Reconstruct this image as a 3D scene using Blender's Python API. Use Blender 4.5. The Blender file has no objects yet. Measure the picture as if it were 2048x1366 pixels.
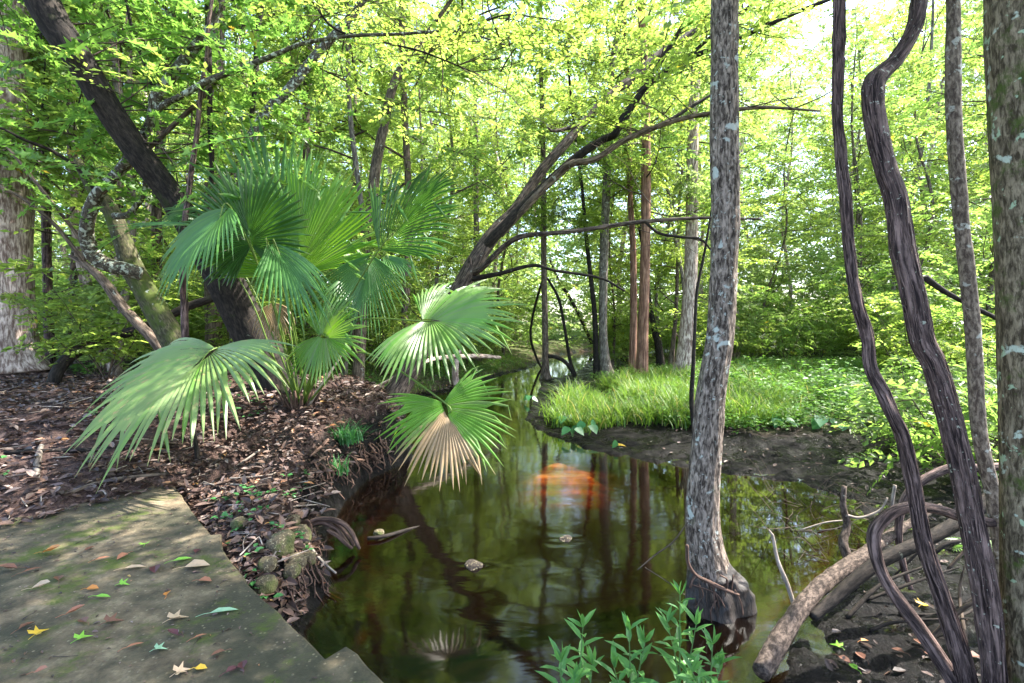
import bpy, math, random
import numpy as np
from mathutils import Vector
R = math.radians
rng = np.random.default_rng(7)
random.seed(7)
scene = bpy.context.scene
COL = scene.collection

# ------------------------------------------------------------------ camera geometry
F, HZ, CH = 967.0, 650.0, 1.45          # focal length in photo pixels, horizon row, eye height
WZ = -0.45                              # water level
def P(px, py, Y):
    return np.array([(px-1024)/F*Y, Y, CH+(HZ-py)/F*Y])
def PZ(px, py, z):
    Y = F*(CH-z)/(py-HZ)
    return np.array([(px-1024)/F*Y, Y, z])

# ------------------------------------------------------------------ noise
def _h(ix, iy, iz, s):
    n = (ix*374761393 + iy*668265263 + iz*2147483647 + s*974711) & 0xffffffff
    n = ((n ^ (n >> 13))*1274126177) & 0xffffffff
    n = ((n ^ (n >> 16))*2246822519) & 0xffffffff
    return ((n ^ (n >> 15)) & 0xffff)/65535.0
def vnoise(p, s=0):
    p = np.asarray(p, float); i = np.floor(p).astype(np.int64); f = p-i; f = f*f*(3-2*f)
    x, y, z = i[:, 0], i[:, 1], i[:, 2]; fx, fy, fz = f[:, 0], f[:, 1], f[:, 2]
    r = 0
    for a in (0, 1):
        wa = fx if a else 1-fx
        for b in (0, 1):
            wb = fy if b else 1-fy
            for c in (0, 1):
                r = r + wa*wb*(fz if c else 1-fz)*_h(x+a, y+b, z+c, s)
    return r
def fbm(p, o=4, s=0):
    p = np.asarray(p, float); r = 0; a = .5
    for k in range(o):
        r = r+a*vnoise(p, s+k); p = p*2.03+11.7; a *= .5
    return r/(1-.5**o)
def nrmz(a):
    return a/np.maximum(np.linalg.norm(a, axis=-1, keepdims=True), 1e-9)
def sstep(a, b, x):
    t = np.clip((x-a)/(b-a), 0, 1); return t*t*(3-2*t)

# ------------------------------------------------------------------ mesh building
class Geo:
    def __init__(s):
        s.V = []; s.F = []; s.M = []; s.bk = []; s.lc = []; s.n = 0
    def add(s, V, Fs, mat=0, bk=None, lc=None):
        V = np.asarray(V, float); n = len(V)
        s.V.append(V)
        if not isinstance(Fs, (list, tuple)): Fs = [Fs]
        for f in Fs:
            f = np.asarray(f, np.int64)
            if len(f): s.F.append(f+s.n); s.M.append(np.full(len(f), mat))
        s.bk.append(np.zeros((n, 3)) if bk is None else bk)
        s.lc.append(np.zeros((n, 3)) if lc is None else lc)
        s.n += n
        return s
    def build(s, name, mats, parent=None, smooth=True, extra=None):
        me = bpy.data.meshes.new(name)
        V = np.concatenate(s.V)
        me.vertices.add(len(V)); me.vertices.foreach_set('co', V.ravel())
        loops = np.concatenate([f.ravel() for f in s.F])
        tot = np.concatenate([np.full(len(f), f.shape[1]) for f in s.F])
        st = np.concatenate([[0], np.cumsum(tot)[:-1]])
        me.loops.add(len(loops)); me.loops.foreach_set('vertex_index', loops)
        me.polygons.add(len(tot)); me.polygons.foreach_set('loop_start', st)
        me.polygons.foreach_set('material_index', np.concatenate(s.M))
        me.polygons.foreach_set('use_smooth', np.full(len(tot), smooth))
        for nm, arr in (('bk', s.bk), ('lc', s.lc)):
            a = me.attributes.new(nm, 'FLOAT_VECTOR', 'POINT'); a.data.foreach_set('vector', np.concatenate(arr).ravel())
        if extra:
            for nm, arr in extra.items():
                a = me.attributes.new(nm, 'FLOAT_VECTOR', 'POINT'); a.data.foreach_set('vector', arr.ravel())
        me.update(calc_edges=True); me.validate()
        for m in (mats if isinstance(mats, (list, tuple)) else [mats]): me.materials.append(m)
        o = bpy.data.objects.new(name, me); COL.objects.link(o)
        if parent is not None: o.parent = parent
        return o

def tag(o, label, cat, group=None, kind=None):
    if label: o['label'] = label
    if cat: o['category'] = cat
    if group: o['group'] = group
    if kind: o['kind'] = kind
    return o
def empty(name, loc, label, cat, group=None, rz=0, sc=1):
    o = bpy.data.objects.new(name, None); COL.objects.link(o)
    o.location = [float(v) for v in loc]; o.rotation_euler = (0, 0, rz); o.scale = (sc, sc, sc); o.empty_display_size = .2
    return tag(o, label, cat, group)
def copy_tree(o, parent=None):
    c = o.copy(); COL.objects.link(c); c.parent = parent
    for ch in list(o.children): copy_tree(ch, c)
    return c

def spline(pts, step):
    p = np.asarray(pts, float)
    if len(p) < 3:
        n = max(2, int(np.linalg.norm(p[-1, :3]-p[0, :3])/step)+1)
        t = np.linspace(0, 1, n)[:, None]; return p[0]*(1-t)+p[-1]*t
    q = np.vstack([2*p[0]-p[1], p, 2*p[-1]-p[-2]]); out = []
    for i in range(1, len(q)-2):
        n = max(1, int(round(np.linalg.norm(q[i+1, :3]-q[i, :3])/step)))
        t = (np.arange(n)/n)[:, None]
        a, b, c, d = q[i-1], q[i], q[i+1], q[i+2]
        out.append(.5*((2*b)+(-a+c)*t+(2*a-5*b+4*c-d)*t**2+(-a+3*b-3*c+d)*t**3))
    out.append(p[-1:]); return np.vstack(out)

def tube(geo, pts, segs=8, step=.1, ridge=0., rf=8., lump=0., mat=0, seed=0, flare=None, cap=True, wob=0., sf=.16):
    """pts rows: x,y,z,radius. Swept tube with bark ridges along its length."""
    q = spline(pts, step); C = q[:, :3]; r = np.maximum(q[:, 3], .0008)
    if wob:
        s_ = np.arange(len(C))*step
        w = np.stack([vnoise(np.stack([s_*1.7+k*31.7, s_*0+seed, s_*0], 1), 5+k)-.5 for k in range(3)], 1)
        C = C+w*wob
    T = nrmz(np.gradient(C, axis=0))
    N = np.zeros_like(T); a = np.array([0, -1., .13]); a -= T[0]*a.dot(T[0]); N[0] = a/np.linalg.norm(a)
    for i in range(1, len(T)):
        v = N[i-1]-T[i]*N[i-1].dot(T[i]); N[i] = v/max(np.linalg.norm(v), 1e-9)
    B = np.cross(T, N); S = np.concatenate([[0], np.cumsum(np.linalg.norm(np.diff(C, axis=0), axis=1))])
    th = np.linspace(0, 2*math.pi, segs, endpoint=False)
    ct, sn = np.cos(th), np.sin(th)
    m = len(C); rr = np.repeat(r, segs)
    bk = np.stack([np.tile(ct, m)*rr, np.tile(sn, m)*rr, np.repeat(S, segs)+seed*3.7], 1)
    d = rr.copy()
    if lump:
        d = d*(1+lump*2*(fbm(bk*np.array([2/np.median(r)*.35]*2+[1.6])+seed, 3, 3)-.5))
    if ridge:
        f = rf/np.median(r)*.16
        n1 = vnoise(bk*np.array([f, f, f*sf])+seed*7, 11); n2 = vnoise(bk*np.array([f*2.1, f*2.1, f*sf*2.4])+3, 12)
        d = d+ridge*((1-np.abs(2*n1-1)*1.6)+.5*(n2-.5))
    if flare: d = d*flare(np.repeat(S, segs), np.tile(th, m))
    V = np.repeat(C, segs, 0)+(np.repeat(N, segs, 0)*np.tile(ct, m)[:, None]+np.repeat(B, segs, 0)*np.tile(sn, m)[:, None])*d[:, None]
    i = np.arange(m-1)[:, None]*segs; j = np.arange(segs)[None]; k = (j+1) % segs
    Q = np.stack([i+j, i+k, i+segs+k, i+segs+j], -1).reshape(-1, 4)
    fs = [Q]
    if cap:
        V = np.vstack([V, C[0]-T[0]*r[0]*.15, C[-1]+T[-1]*r[-1]*.3]); bk = np.vstack([bk, [0, 0, 0], [0, 0, S[-1]]])
        a0, a1 = m*segs, m*segs+1; jj = np.arange(segs); kk = (jj+1) % segs
        fs.append(np.concatenate([np.stack([kk, jj, np.full(segs, a0)], 1), np.stack([(m-1)*segs+jj, (m-1)*segs+kk, np.full(segs, a1)], 1)]))
    geo.add(V, fs, mat, bk=bk)
    return C, r
def px_tube(geo, pts, Y, **k):
    """pts rows: px,py,width_px[,Y] in photo pixels, standing at distance Y."""
    out = []
    for p in pts:
        y = p[3] if len(p) > 3 else Y
        c = P(p[0], p[1], y); out.append([c[0], c[1], c[2], p[2]/2/F*y])
    return tube(geo, out, **k)

STAR = [(0, .0), (.16, -.16), (.52, -.22), (.30, .06), (.62, .42), (.22, .34), (0, 1.0)]
def _star():
    r = [(.10, -.02), (.30, -.20), (.62, -.08), (.30, .16), (.66, .52), (.20, .42), (0, 1.0)]
    l = [(-x, y) for x, y in r[:-1]][::-1]
    return np.array([(0, .12)]+r+l)
LEAFK = {
 'oval': (np.array([(0, 0), (.5, .45), (0, 1), (-.5, .45)]), np.array([(0, 1, 2), (0, 2, 3)])),
 'oval6': (np.array([(0, 0), (.42, .3), (.34, .68), (0, 1), (-.34, .68), (-.42, .3), (0, .5)]),
           np.array([(0, 1, 6), (1, 2, 6), (2, 3, 6), (3, 4, 6), (4, 5, 6), (5, 0, 6)])),
 'star': (_star(), np.array([(0, i, i % 13+1) for i in range(1, 14)])),
 'heart': (np.array([(0, .12), (.16, -.10), (.46, .05), (.40, .45), (0, 1), (-.40, .45), (-.46, .05), (-.16, -.10)]),
           np.array([(0, i, i % 7+1) for i in range(1, 8)])),
}
def leaves(geo, pos, dr, nr, ln, wr=.5, kind='oval', mat=0, rv=None, fold=.18, curl=.1):
    """one leaf per row: base point, direction, face normal, length"""
    n = len(pos)
    if n == 0: return
    sh, tri = LEAFK[kind]; k = len(sh)
    dr = nrmz(np.broadcast_to(dr, pos.shape)); sd = nrmz(np.cross(dr, nr)); up = np.cross(sd, dr)
    ln = np.broadcast_to(ln, (n,)); x = sh[:, 0]*(wr if kind != 'star' and kind != 'heart' else 1); y = sh[:, 1]
    z = np.abs(x)*fold*2-curl*y*y
    V = pos[:, None]+ln[:, None, None]*(sd[:, None]*x[None, :, None]+dr[:, None]*y[None, :, None]+up[:, None]*z[None, :, None])
    Fc = (np.arange(n)[:, None, None]*k+tri[None]).reshape(-1, 3)
    rv = rng.random(n) if rv is None else rv
    lc = np.stack([np.repeat(rv, k), np.tile(y, n), np.repeat(rng.random(n), k)], 1)
    geo.add(V.reshape(-1, 3), [Fc], mat, lc=lc, bk=np.stack([np.tile(x, n), np.tile(y, n), np.repeat(rng.random(n)*20, k)], 1))

SUN = np.array([.74, .20, 1.]); SUN = SUN/np.linalg.norm(SUN)
LANES = [((.62, 5.6, WZ), 1.25), ((.15, 4.8, 1.5), .6), ((-1.6, 4.4, .9), .45), ((4.6, 9.8, 0), 1.6), ((3.2, 9.2, 0), .8), ((-2.2, 3.2, 0), .35), ((-1.5, 2.5, 0), .25), ((5.5, 7.5, -.2), .8), ((-4.8, 7., .3), .7)]
def rand_dir(n, up=0., flat=1.):
    a = rng.random(n)*2*math.pi
    return nrmz(np.stack([np.cos(a), np.sin(a), rng.normal(up, .3, n)*flat], 1))
def twigs(geo, O, D, L, nl=12, ll=.1, wr=.5, kind='oval', lmat=0, tmat=1, droop=.25, rvc=None, tw=.004, flat=.35, lanes=True):
    """leafy twigs: origin, direction, length per row; alternate leaves in a flattish spray"""
    O = np.asarray(O, float); D = np.broadcast_to(D, O.shape); L = np.broadcast_to(L, (len(O),))
    if lanes and len(O):              # gaps in the canopy where the sun comes through
        ok = np.ones(len(O), bool)
        for t_, r_ in LANES:
            w_ = O-np.asarray(t_); h_ = w_@SUN; ok &= (np.linalg.norm(w_-h_[:, None]*SUN, axis=1) > r_) | (h_ < .6)
        O, D, L = O[ok], D[ok], L[ok]
        if rvc is not None: rvc = rvc[ok]
    n = len(O)
    if n == 0: return
    D = nrmz(D); L = np.broadcast_to(L, (n,))
    up = nrmz(np.array([0, 0, 1.])+rng.normal(0, flat*1.3, (n, 3)))
    sd = nrmz(np.cross(D, up)); up = np.cross(sd, D)
    t = (np.arange(nl)+.6)/nl; t = t[None]*np.ones((n, 1))+rng.normal(0, .02, (n, nl))
    def at(tt):
        p = O[:, None]+D[:, None]*(L[:, None]*tt)[..., None]
        p[..., 2] -= droop*L[:, None]*tt**2; return p
    pos = at(t)
    side = np.where(np.arange(nl) % 2 == 0, 1., -1.)[None]*np.ones((n, 1))
    ang = rng.normal(.95, .25, (n, nl))*(1-.55*t)
    d = D[:, None]*np.cos(ang)[..., None]+sd[:, None]*(np.sin(ang)*side)[..., None]
    d[..., 2] -= droop*1.2*t
    nr = up[:, None]+rng.normal(0, .28, (n, nl, 3))
    lens = ll*(.55+.75*rng.random((n, nl)))*(.8+.4*rng.random((n, 1)))
    rv = (rng.random((n, 1)) if rvc is None else rvc[:, None])*.7+.3*rng.random((n, nl))
    leaves(geo, pos.reshape(-1, 3), d.reshape(-1, 3), nr.reshape(-1, 3), lens.ravel(), wr, kind, lmat, rv.ravel())
    if tw:
        tt = np.array([0, .5, 1.])[None]*np.ones((n, 1)); c = at(tt)
        w = tw*np.array([1., .7, .25])[None, :, None]
        offs = [sd, -sd*.5+up*.86, -sd*.5-up*.86]
        V = np.stack([c+o[:, None]*w for o in offs], 2)          # n,3,3,3
        b = (np.arange(n)*9)[:, None]
        q = []
        for i in range(2):
            for j in range(3):
                k = (j+1) % 3; q.append([i*3+j, i*3+k, i*3+3+k, i*3+3+j])
        Q = (b[:, :, None]+np.array(q)[None]).reshape(-1, 4)
        geo.add(V.reshape(-1, 3), [Q], tmat)
# ------------------------------------------------------------------ materials
def mat(name):
    m = bpy.data.materials.new(name); m.use_nodes = True; nt = m.node_tree
    for n in list(nt.nodes): nt.nodes.remove(n)
    out = nt.nodes.new('ShaderNodeOutputMaterial')
    return m, nt, out
def N(nt, t, **k):
    n = nt.nodes.new('ShaderNode'+t)
    for a, v in k.items():
        if a.startswith('i_'):
            key = a[2:]; key = int(key) if key.isdigit() else key.replace('_', ' ')
            n.inputs[key].default_value = v
        else: setattr(n, a, v)
    return n
def C4(c): return (c[0], c[1], c[2], 1)
def mixc(nt, fac, a, b, bt='MIX'):
    n = nt.nodes.new('ShaderNodeMix'); n.data_type = 'RGBA'; n.blend_type = bt
    for idx, v in ((0, fac), (6, a), (7, b)):
        if isinstance(v, bpy.types.NodeSocket): nt.links.new(v, n.inputs[idx])
        elif idx == 0: n.inputs[0].default_value = v
        else: n.inputs[idx].default_value = C4(v)
    return n.outputs[2]
def ramp(nt, src, stops):
    n = nt.nodes.new('ShaderNodeValToRGB'); e = n.color_ramp.elements
    while len(e) < len(stops): e.new(.5)
    for k, (p, c) in enumerate(stops):
        e[k].position = p; e[k].color = C4(c) if not isinstance(c, (int, float)) else (c, c, c, 1)
    nt.links.new(src, n.inputs[0]); return n.outputs[0]
def math_(nt, op, a, b=0.):
    n = nt.nodes.new('ShaderNodeMath'); n.operation = op
    for i, v in ((0, a), (1, b)):
        if isinstance(v, bpy.types.NodeSocket): nt.links.new(v, n.inputs[i])
        else: n.inputs[i].default_value = v
    return n.outputs[0]
def attr(nt, name):
    n = nt.nodes.new('ShaderNodeAttribute'); n.attribute_name = name; return n.outputs['Vector']
def mapped(nt, vec, sc):
    n = nt.nodes.new('ShaderNodeMapping'); nt.links.new(vec, n.inputs[0]); n.inputs['Scale'].default_value = sc; return n.outputs[0]
def noise(nt, vec, scale=1., detail=4., rough=.6, dist=0.):
    n = nt.nodes.new('ShaderNodeTexNoise'); nt.links.new(vec, n.inputs['Vector'])
    n.inputs['Scale'].default_value = scale; n.inputs['Detail'].default_value = detail; n.inputs['Roughness'].default_value = rough
    n.inputs['Distortion'].default_value = dist; return n.outputs[0]
def bump(nt, h, strength, dist=.02):
    n = nt.nodes.new('ShaderNodeBump'); nt.links.new(h, n.inputs['Height']); n.inputs['Strength'].default_value = strength
    n.inputs['Distance'].default_value = dist; return n.outputs[0]
def princ(nt, out, col, rough=.8, nrm=None, spec=.3):
    n = nt.nodes.new('ShaderNodeBsdfPrincipled')
    for k, v in (('Base Color', col), ('Roughness', rough)):
        if isinstance(v, bpy.types.NodeSocket): nt.links.new(v, n.inputs[k])
        else: n.inputs[k].default_value = C4(v) if k == 'Base Color' else v
    n.inputs['Specular IOR Level'].default_value = spec
    if nrm is not None: nt.links.new(nrm, n.inputs['Normal'])
    if out is not None: nt.links.new(n.outputs[0], out.inputs[0])
    return n
def sepx(nt, vec):
    n = nt.nodes.new('ShaderNodeSeparateXYZ'); nt.links.new(vec, n.inputs[0]); return n.outputs

def bark(name, dark, light, sc=30., lichen=None, moss=None, rough=.85, bs=.7, stretch=.14, bd=.012, spec=.2):
    m, nt, out = mat(name); bk = attr(nt, 'bk')
    n1 = noise(nt, mapped(nt, bk, (sc, sc, sc*stretch)), 1., 6, .65, .4)
    n2 = noise(nt, bk, sc*.22, 4, .6); n3 = noise(nt, bk, sc*3., 3, .6)
    c = ramp(nt, n1, [(.40, dark), (.5, [a*.6+b*.4 for a, b in zip(dark, light)]), (.60, light)])
    c = mixc(nt, ramp(nt, n2, [(.35, 0.), (.7, .5)]), c, [v*.55 for v in dark])
    if moss:
        g = noise(nt, bk, moss[2], 5, .7)
        c = mixc(nt, ramp(nt, g, [(moss[1], 0.), (moss[1]+.12, .85)]), c, mixc(nt, n3, moss[0], [v*.5 for v in moss[0]]))
    if lichen:
        for k, (lc, th, ls) in enumerate(lichen):
            l = noise(nt, mapped(nt, bk, (1+.1*k, 1, 1.1)), ls, 5, .55, .3)
            c = mixc(nt, ramp(nt, l, [(th, 0.), (th+.035, .9)]), c, mixc(nt, n3, lc, [v*.7 for v in lc]))
    h = math_(nt, 'ADD', n1, math_(nt, 'MULTIPLY', n3, .25))
    princ(nt, out, c, rough, bump(nt, h, bs, bd), spec)
    return m

def leafmat(name, a, b, tr, gloss=.4, tfac=.55, yellow=None, spec=.35):
    """leaf: reflects a..b, lets tr through; attribute lc.x varies it leaf by leaf"""
    m, nt, out = mat(name); x = sepx(nt, attr(nt, 'lc'))
    st = [(0., a), (.75, b)]
    if yellow: st += [(.93, b), (.97, yellow)]
    c = ramp(nt, x[0], st)
    c = mixc(nt, math_(nt, 'MULTIPLY', x[2], .35), c, [v*.5 for v in a])
    oi = nt.nodes.new('ShaderNodeObjectInfo').outputs['Random']
    c = mixc(nt, ramp(nt, oi, [(0., .55), (.45, 0.), (1., 0.)]), c, [v*.55 for v in a]); c = mixc(nt, ramp(nt, oi, [(0., 0.), (.6, 0.), (1., .5)]), c, (b[0]*1.4, b[1]*1.15, b[2]))
    p = princ(nt, None, c, gloss, None, spec)
    t = nt.nodes.new('ShaderNodeBsdfTranslucent')
    st = [(0., [v*.75 for v in tr]), (.8, tr)]
    if yellow: st += [(.93, tr), (.97, [v*2 for v in yellow])]
    nt.links.new(ramp(nt, x[0], st), t.inputs[0])
    mx = nt.nodes.new('ShaderNodeMixShader'); mx.inputs[0].default_value = tfac
    nt.links.new(p.outputs[0], mx.inputs[1]); nt.links.new(t.outputs[0], mx.inputs[2]); nt.links.new(mx.outputs[0], out.inputs[0])
    return m

M = {}
M['leaf_a'] = leafmat('leaf_yellow_green', (.07, .13, .022), (.16, .24, .045), (.44, .60, .10), .4, .58, (.30, .25, .02))
M['leaf_b'] = leafmat('leaf_mid_green', (.05, .11, .02), (.12, .20, .04), (.34, .54, .10), .4, .58, (.28, .22, .02))
M['leaf_c'] = leafmat('leaf_deep_green', (.025, .075, .018), (.05, .12, .025), (.12, .30, .03), .35, .45)
M['leaf_far'] = leafmat('leaf_far_green', (.08, .14, .04), (.19, .27, .08), (.44, .60, .17), .5, .58, (.32, .27, .06))
M['leaf_star'] = leafmat('leaf_star_green', (.05, .12, .022), (.10, .20, .04), (.28, .52, .08), .35, .5, (.3, .2, .02))
M['herb'] = leafmat('herb_green', (.06, .17, .05), (.10, .25, .07), (.16, .40, .06), .4, .35)
M['taro'] = leafmat('taro_green', (.04, .16, .06), (.08, .22, .09), (.10, .30, .08), .35, .35)
M['grass'] = leafmat('grass_green', (.045, .11, .015), (.13, .23, .04), (.22, .38, .04), .45, .4, (.30, .26, .08))
M['cover'] = leafmat('ground_cover_green', (.06, .16, .035), (.14, .26, .06), (.2, .42, .05), .45, .4)
M['moss_leaf'] = leafmat('seedling_green', (.03, .14, .05), (.06, .20, .06), (.08, .30, .05), .4, .3)
M['bark_center'] = bark('bark_grey_furrowed', (.036, .025, .019), (.37, .29, .235), 58, [((.50, .53, .48), .60, 8.), ((.42, .43, .38), .63, 30.)], ((.06, .09, .02), .62, 4.), bs=1., stretch=.28, bd=.02)
M['bark_vine'] = bark('bark_shaggy_vine', (.018, .010, .010), (.25, .165, .145), 58, None, None, bs=1., stretch=.10, rough=.75, bd=.02)
M['bark_vine_lichen'] = bark('bark_shaggy_vine_flecked', (.018, .010, .010), (.235, .155, .135), 52, [((.40, .40, .32), .63, 34.)], ((.09, .085, .02), .66, 3.), bs=1., stretch=.10, rough=.75, bd=.02)
M['bark_thin'] = bark('bark_grey_thin', (.07, .05, .04), (.30, .24, .19), 60, [((.45, .45, .40), .62, 14.)], None, bs=.5, stretch=.4)
M['bark_moss'] = bark('bark_mossy_lichen', (.045, .032, .018), (.27, .21, .14), 55, [((.50, .55, .45), .63, 7.), ((.36, .46, .30), .62, 16.)], ((.075, .105, .018), .55, 8.), bs=.6, stretch=.3)
M['bark_dark'] = bark('bark_dark_shade_tone', (.009, .007, .006), (.040, .031, .025), 40, [((.16, .17, .13), .70, 11.)], ((.035, .05, .012), .60, 3.), bs=.6, stretch=.3)  # tone lowered to put the shade on the leaning trunk into the bark
M['bark_lichen'] = bark('bark_lichen_mottled', (.035, .030, .022), (.13, .11, .08), 40, [((.42, .45, .37), .54, 13.), ((.30, .34, .24), .60, 25.)], ((.05, .07, .015), .60, 4.), bs=.4, stretch=.6)
M['bark_green'] = bark('bark_green_mossy', (.03, .028, .015), (.12, .11, .06), 40, [((.40, .43, .36), .66, 9.)], ((.07, .10, .015), .47, 3.), bs=.5, stretch=.3)
M['bark_lean'] = bark('bark_brown_leaning', (.018, .013, .011), (.17, .125, .10), 40, [((.34, .34, .30), .68, 12.)], None, bs=.8, stretch=.15)
M['bark_pale'] = bark('bark_pinkish_sunlit_tone', (.15, .095, .075), (.66, .53, .45), 26, None, None, bs=.6, stretch=.2)  # pinkish bark, lightened to put full sun on the huge trunk into its colour
M['bark_red'] = bark('bark_reddish_cypress', (.10, .045, .030), (.34, .19, .13), 26, None, None, bs=.6, stretch=.08)
M['bark_mid'] = bark('bark_mid_brown', (.045, .032, .024), (.22, .165, .125), 30, [((.34, .34, .30), .66, 6.)], None, bs=.6, stretch=.2)
M['bark_grey'] = bark('bark_grey_far', (.075, .06, .05), (.29, .25, .21), 26, [((.42, .42, .38), .62, 5.)], None, bs=.5, stretch=.25)
M['bark_log'] = bark('bark_log_pale', (.026, .018, .014), (.15, .11, .088), 50, [((.40, .38, .30), .68, 14.)], ((.10, .12, .04), .66, 6.), bs=.9, stretch=.5)
M['root'] = bark('root_brown', (.035, .020, .015), (.19, .115, .085), 60, None, None, bs=.5, stretch=.1)
M['twig'] = bark('twig_brown', (.035, .024, .018), (.13, .095, .07), 60, None, None, bs=.3)
M['twig_grey'] = bark('twig_grey', (.14, .11, .09), (.40, .34, .29), 60, None, None, bs=.3)
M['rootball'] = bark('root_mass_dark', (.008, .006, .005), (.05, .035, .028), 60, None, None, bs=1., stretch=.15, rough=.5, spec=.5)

def plain(name, col, rough=.6, var=.4):
    m, nt, out = mat(name); n = noise(nt, attr(nt, 'bk'), 5., 3); x = sepx(nt, attr(nt, 'lc'))
    c = mixc(nt, ramp(nt, n, [(.4, 0.), (.7, var)]), col, [v*.45 for v in col])
    p = princ(nt, None, c, rough, None, .3)
    t = nt.nodes.new('ShaderNodeBsdfTranslucent'); t.inputs[0].default_value = C4(col)
    mx = nt.nodes.new('ShaderNodeMixShader'); mx.inputs[0].default_value = .2
    nt.links.new(p.outputs[0], mx.inputs[1]); nt.links.new(t.outputs[0], mx.inputs[2]); nt.links.new(mx.outputs[0], out.inputs[0])
    return m

def frond_mat():
    m, nt, out = mat('palm_frond'); x = sepx(nt, attr(nt, 'lc')); bk = attr(nt, 'bk')
    g = ramp(nt, x[0], [(0., (.018, .062, .010)), (.25, (.035, .118, .022)), (.45, (.06, .165, .042)), (.7, (.075, .20, .018)), (.95, (.16, .24, .075))])
    str_ = noise(nt, mapped(nt, bk, (160, 160, 3)), 1., 3, .6)
    g = mixc(nt, ramp(nt, str_, [(.4, 0.), (.7, .45)]), g, (.10, .20, .07))
    sp = noise(nt, mapped(nt, bk, (40, 40, 9)), 1., 4, .6)
    # lc.z: 0 fresh, .3 spotted, 1 dead and dry
    spots = math_(nt, 'MULTIPLY', ramp(nt, sp, [(.60, 0.), (.66, 1.)]), ramp(nt, x[2], [(.12, 0.), (.3, .8), (1., 1.)]))
    dryc = mixc(nt, str_, (.37, .27, .15), (.20, .135, .07))
    tip = ramp(nt, x[1], [(.86, 0.), (1., .55)])
    c = mixc(nt, tip, g, (.20, .17, .08))
    c = mixc(nt, spots, c, (.34, .24, .12))
    dry = ramp(nt, math_(nt, 'ADD', x[2], math_(nt, 'ADD', math_(nt, 'MULTIPLY', math_(nt, 'SUBTRACT', sp, .5), .9), math_(nt, 'MULTIPLY', math_(nt, 'SUBTRACT', x[1], .5), .30))), [(.48, 0.), (.66, 1.)])
    c = mixc(nt, dry, c, dryc)
    p = princ(nt, None, c, .38, bump(nt, str_, .25, .004), .45)
    t = nt.nodes.new('ShaderNodeBsdfTranslucent')
    nt.links.new(mixc(nt, dry, ramp(nt, x[0], [(0., (.06, .16, .01)), (.45, (.12, .28, .03)), (.72, (.30, .58, .02)), (.95, (.22, .36, .05))]), (.35, .2, .1)), t.inputs[0])
    mx = nt.nodes.new('ShaderNodeMixShader'); mx.inputs[0].default_value = .38
    nt.links.new(p.outputs[0], mx.inputs[1]); nt.links.new(t.outputs[0], mx.inputs[2]); nt.links.new(mx.outputs[0], out.inputs[0])
    return m
M['frond'] = frond_mat()
M['petiole'] = plain('petiole_green', (.11, .17, .03), .4, .2)
M['herb_stem'] = plain('herb_stem', (.10, .18, .06), .5, .2)

def concrete():
    m, nt, out = mat('mossy_concrete'); g = nt.nodes.new('ShaderNodeNewGeometry'); p = g.outputs['Position']
    big = noise(nt, p, 1.3, 5, .6, .5); mid = noise(nt, p, 6., 5, .65); fin = noise(nt, p, 70., 3, .6)
    c = ramp(nt, mid, [(.36, (.058, .043, .027)), (.52, (.135, .102, .064)), (.68, (.25, .195, .125))])
    c = mixc(nt, ramp(nt, big, [(.42, 0.), (.56, .85)]), c, (.026, .027, .016))
    v = nt.nodes.new('ShaderNodeTexVoronoi'); v.inputs['Scale'].default_value = 55.; nt.links.new(p, v.inputs['Vector'])
    peb = ramp(nt, v.outputs['Distance'], [(.22, 1.), (.38, 0.)])
    vs = sepx(nt, v.outputs['Color'])
    peb = math_(nt, 'MULTIPLY', peb, ramp(nt, vs[0], [(.76, 0.), (.94, .5)]))
    c = mixc(nt, peb, c, mixc(nt, vs[1], (.30, .26, .17), (.15, .12, .085)))
    c = mixc(nt, ramp(nt, fin, [(.5, 0.), (.8, .6)]), c, (.04, .04, .028))
    ms = noise(nt, p, 2.2, 7, .75)
    x = sepx(nt, attr(nt, 'lc'))
    mk = math_(nt, 'MULTIPLY', ramp(nt, ms, [(.52, 0.), (.62, .9)]), ramp(nt, x[0], [(0., .12), (1., 1.)]))
    c = mixc(nt, mk, c, mixc(nt, fin, (.075, .10, .012), (.03, .045, .008)))
    h = math_(nt, 'ADD', math_(nt, 'MULTIPLY', peb, .5), math_(nt, 'ADD', mid, math_(nt, 'MULTIPLY', fin, .6)))
    princ(nt, out, c, .85, bump(nt, h, .7, .01), .25)
    return m
M['concrete'] = concrete()

def ground_mat():
    m, nt, out = mat('forest_floor'); g = nt.nodes.new('ShaderNodeNewGeometry'); p = g.outputs['Position']
    x = sepx(nt, attr(nt, 'lc'))           # x mud, y green growth, z sand
    n1 = noise(nt, p, 3., 6, .7, .4); n2 = noise(nt, p, 22., 5, .7, 1.); n3 = noise(nt, p, .5, 4, .6)
    lit = ramp(nt, n2, [(.32, (.020, .013, .012)), (.50, (.07, .044, .038)), (.64, (.15, .10, .083)), (.78, (.25, .18, .16))])
    lit = mixc(nt, ramp(nt, n1, [(.4, 0.), (.65, .7)]), lit, (.05, .033, .028))
    mud = ramp(nt, n2, [(.38, (.002, .002, .002)), (.58, (.0055, .0046, .0046)), (.75, (.015, .012, .0115))])
    grn = mixc(nt, n2, (.03, .07, .015), (.09, .13, .03))
    c = mixc(nt, x[0], lit, mud)
    gm = math_(nt, 'MULTIPLY', x[1], ramp(nt, n1, [(.38, 0.), (.55, 1.)]))
    c = mixc(nt, gm, c, grn)
    c = mixc(nt, x[2], c, mixc(nt, n1, (.58, .27, .09), (.36, .14, .04)))  # bed sand; its strong orange also paints the sunlit patch
    h = math_(nt, 'ADD', n2, n1)
    ro = mixc(nt, x[0], (.9, .9, .9), ramp(nt, n1, [(.40, .12), (.56, .75)]))
    princ(nt, out, c, ro, bump(nt, h, .9, .03), .09)
    return m
M['ground'] = ground_mat()

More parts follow.
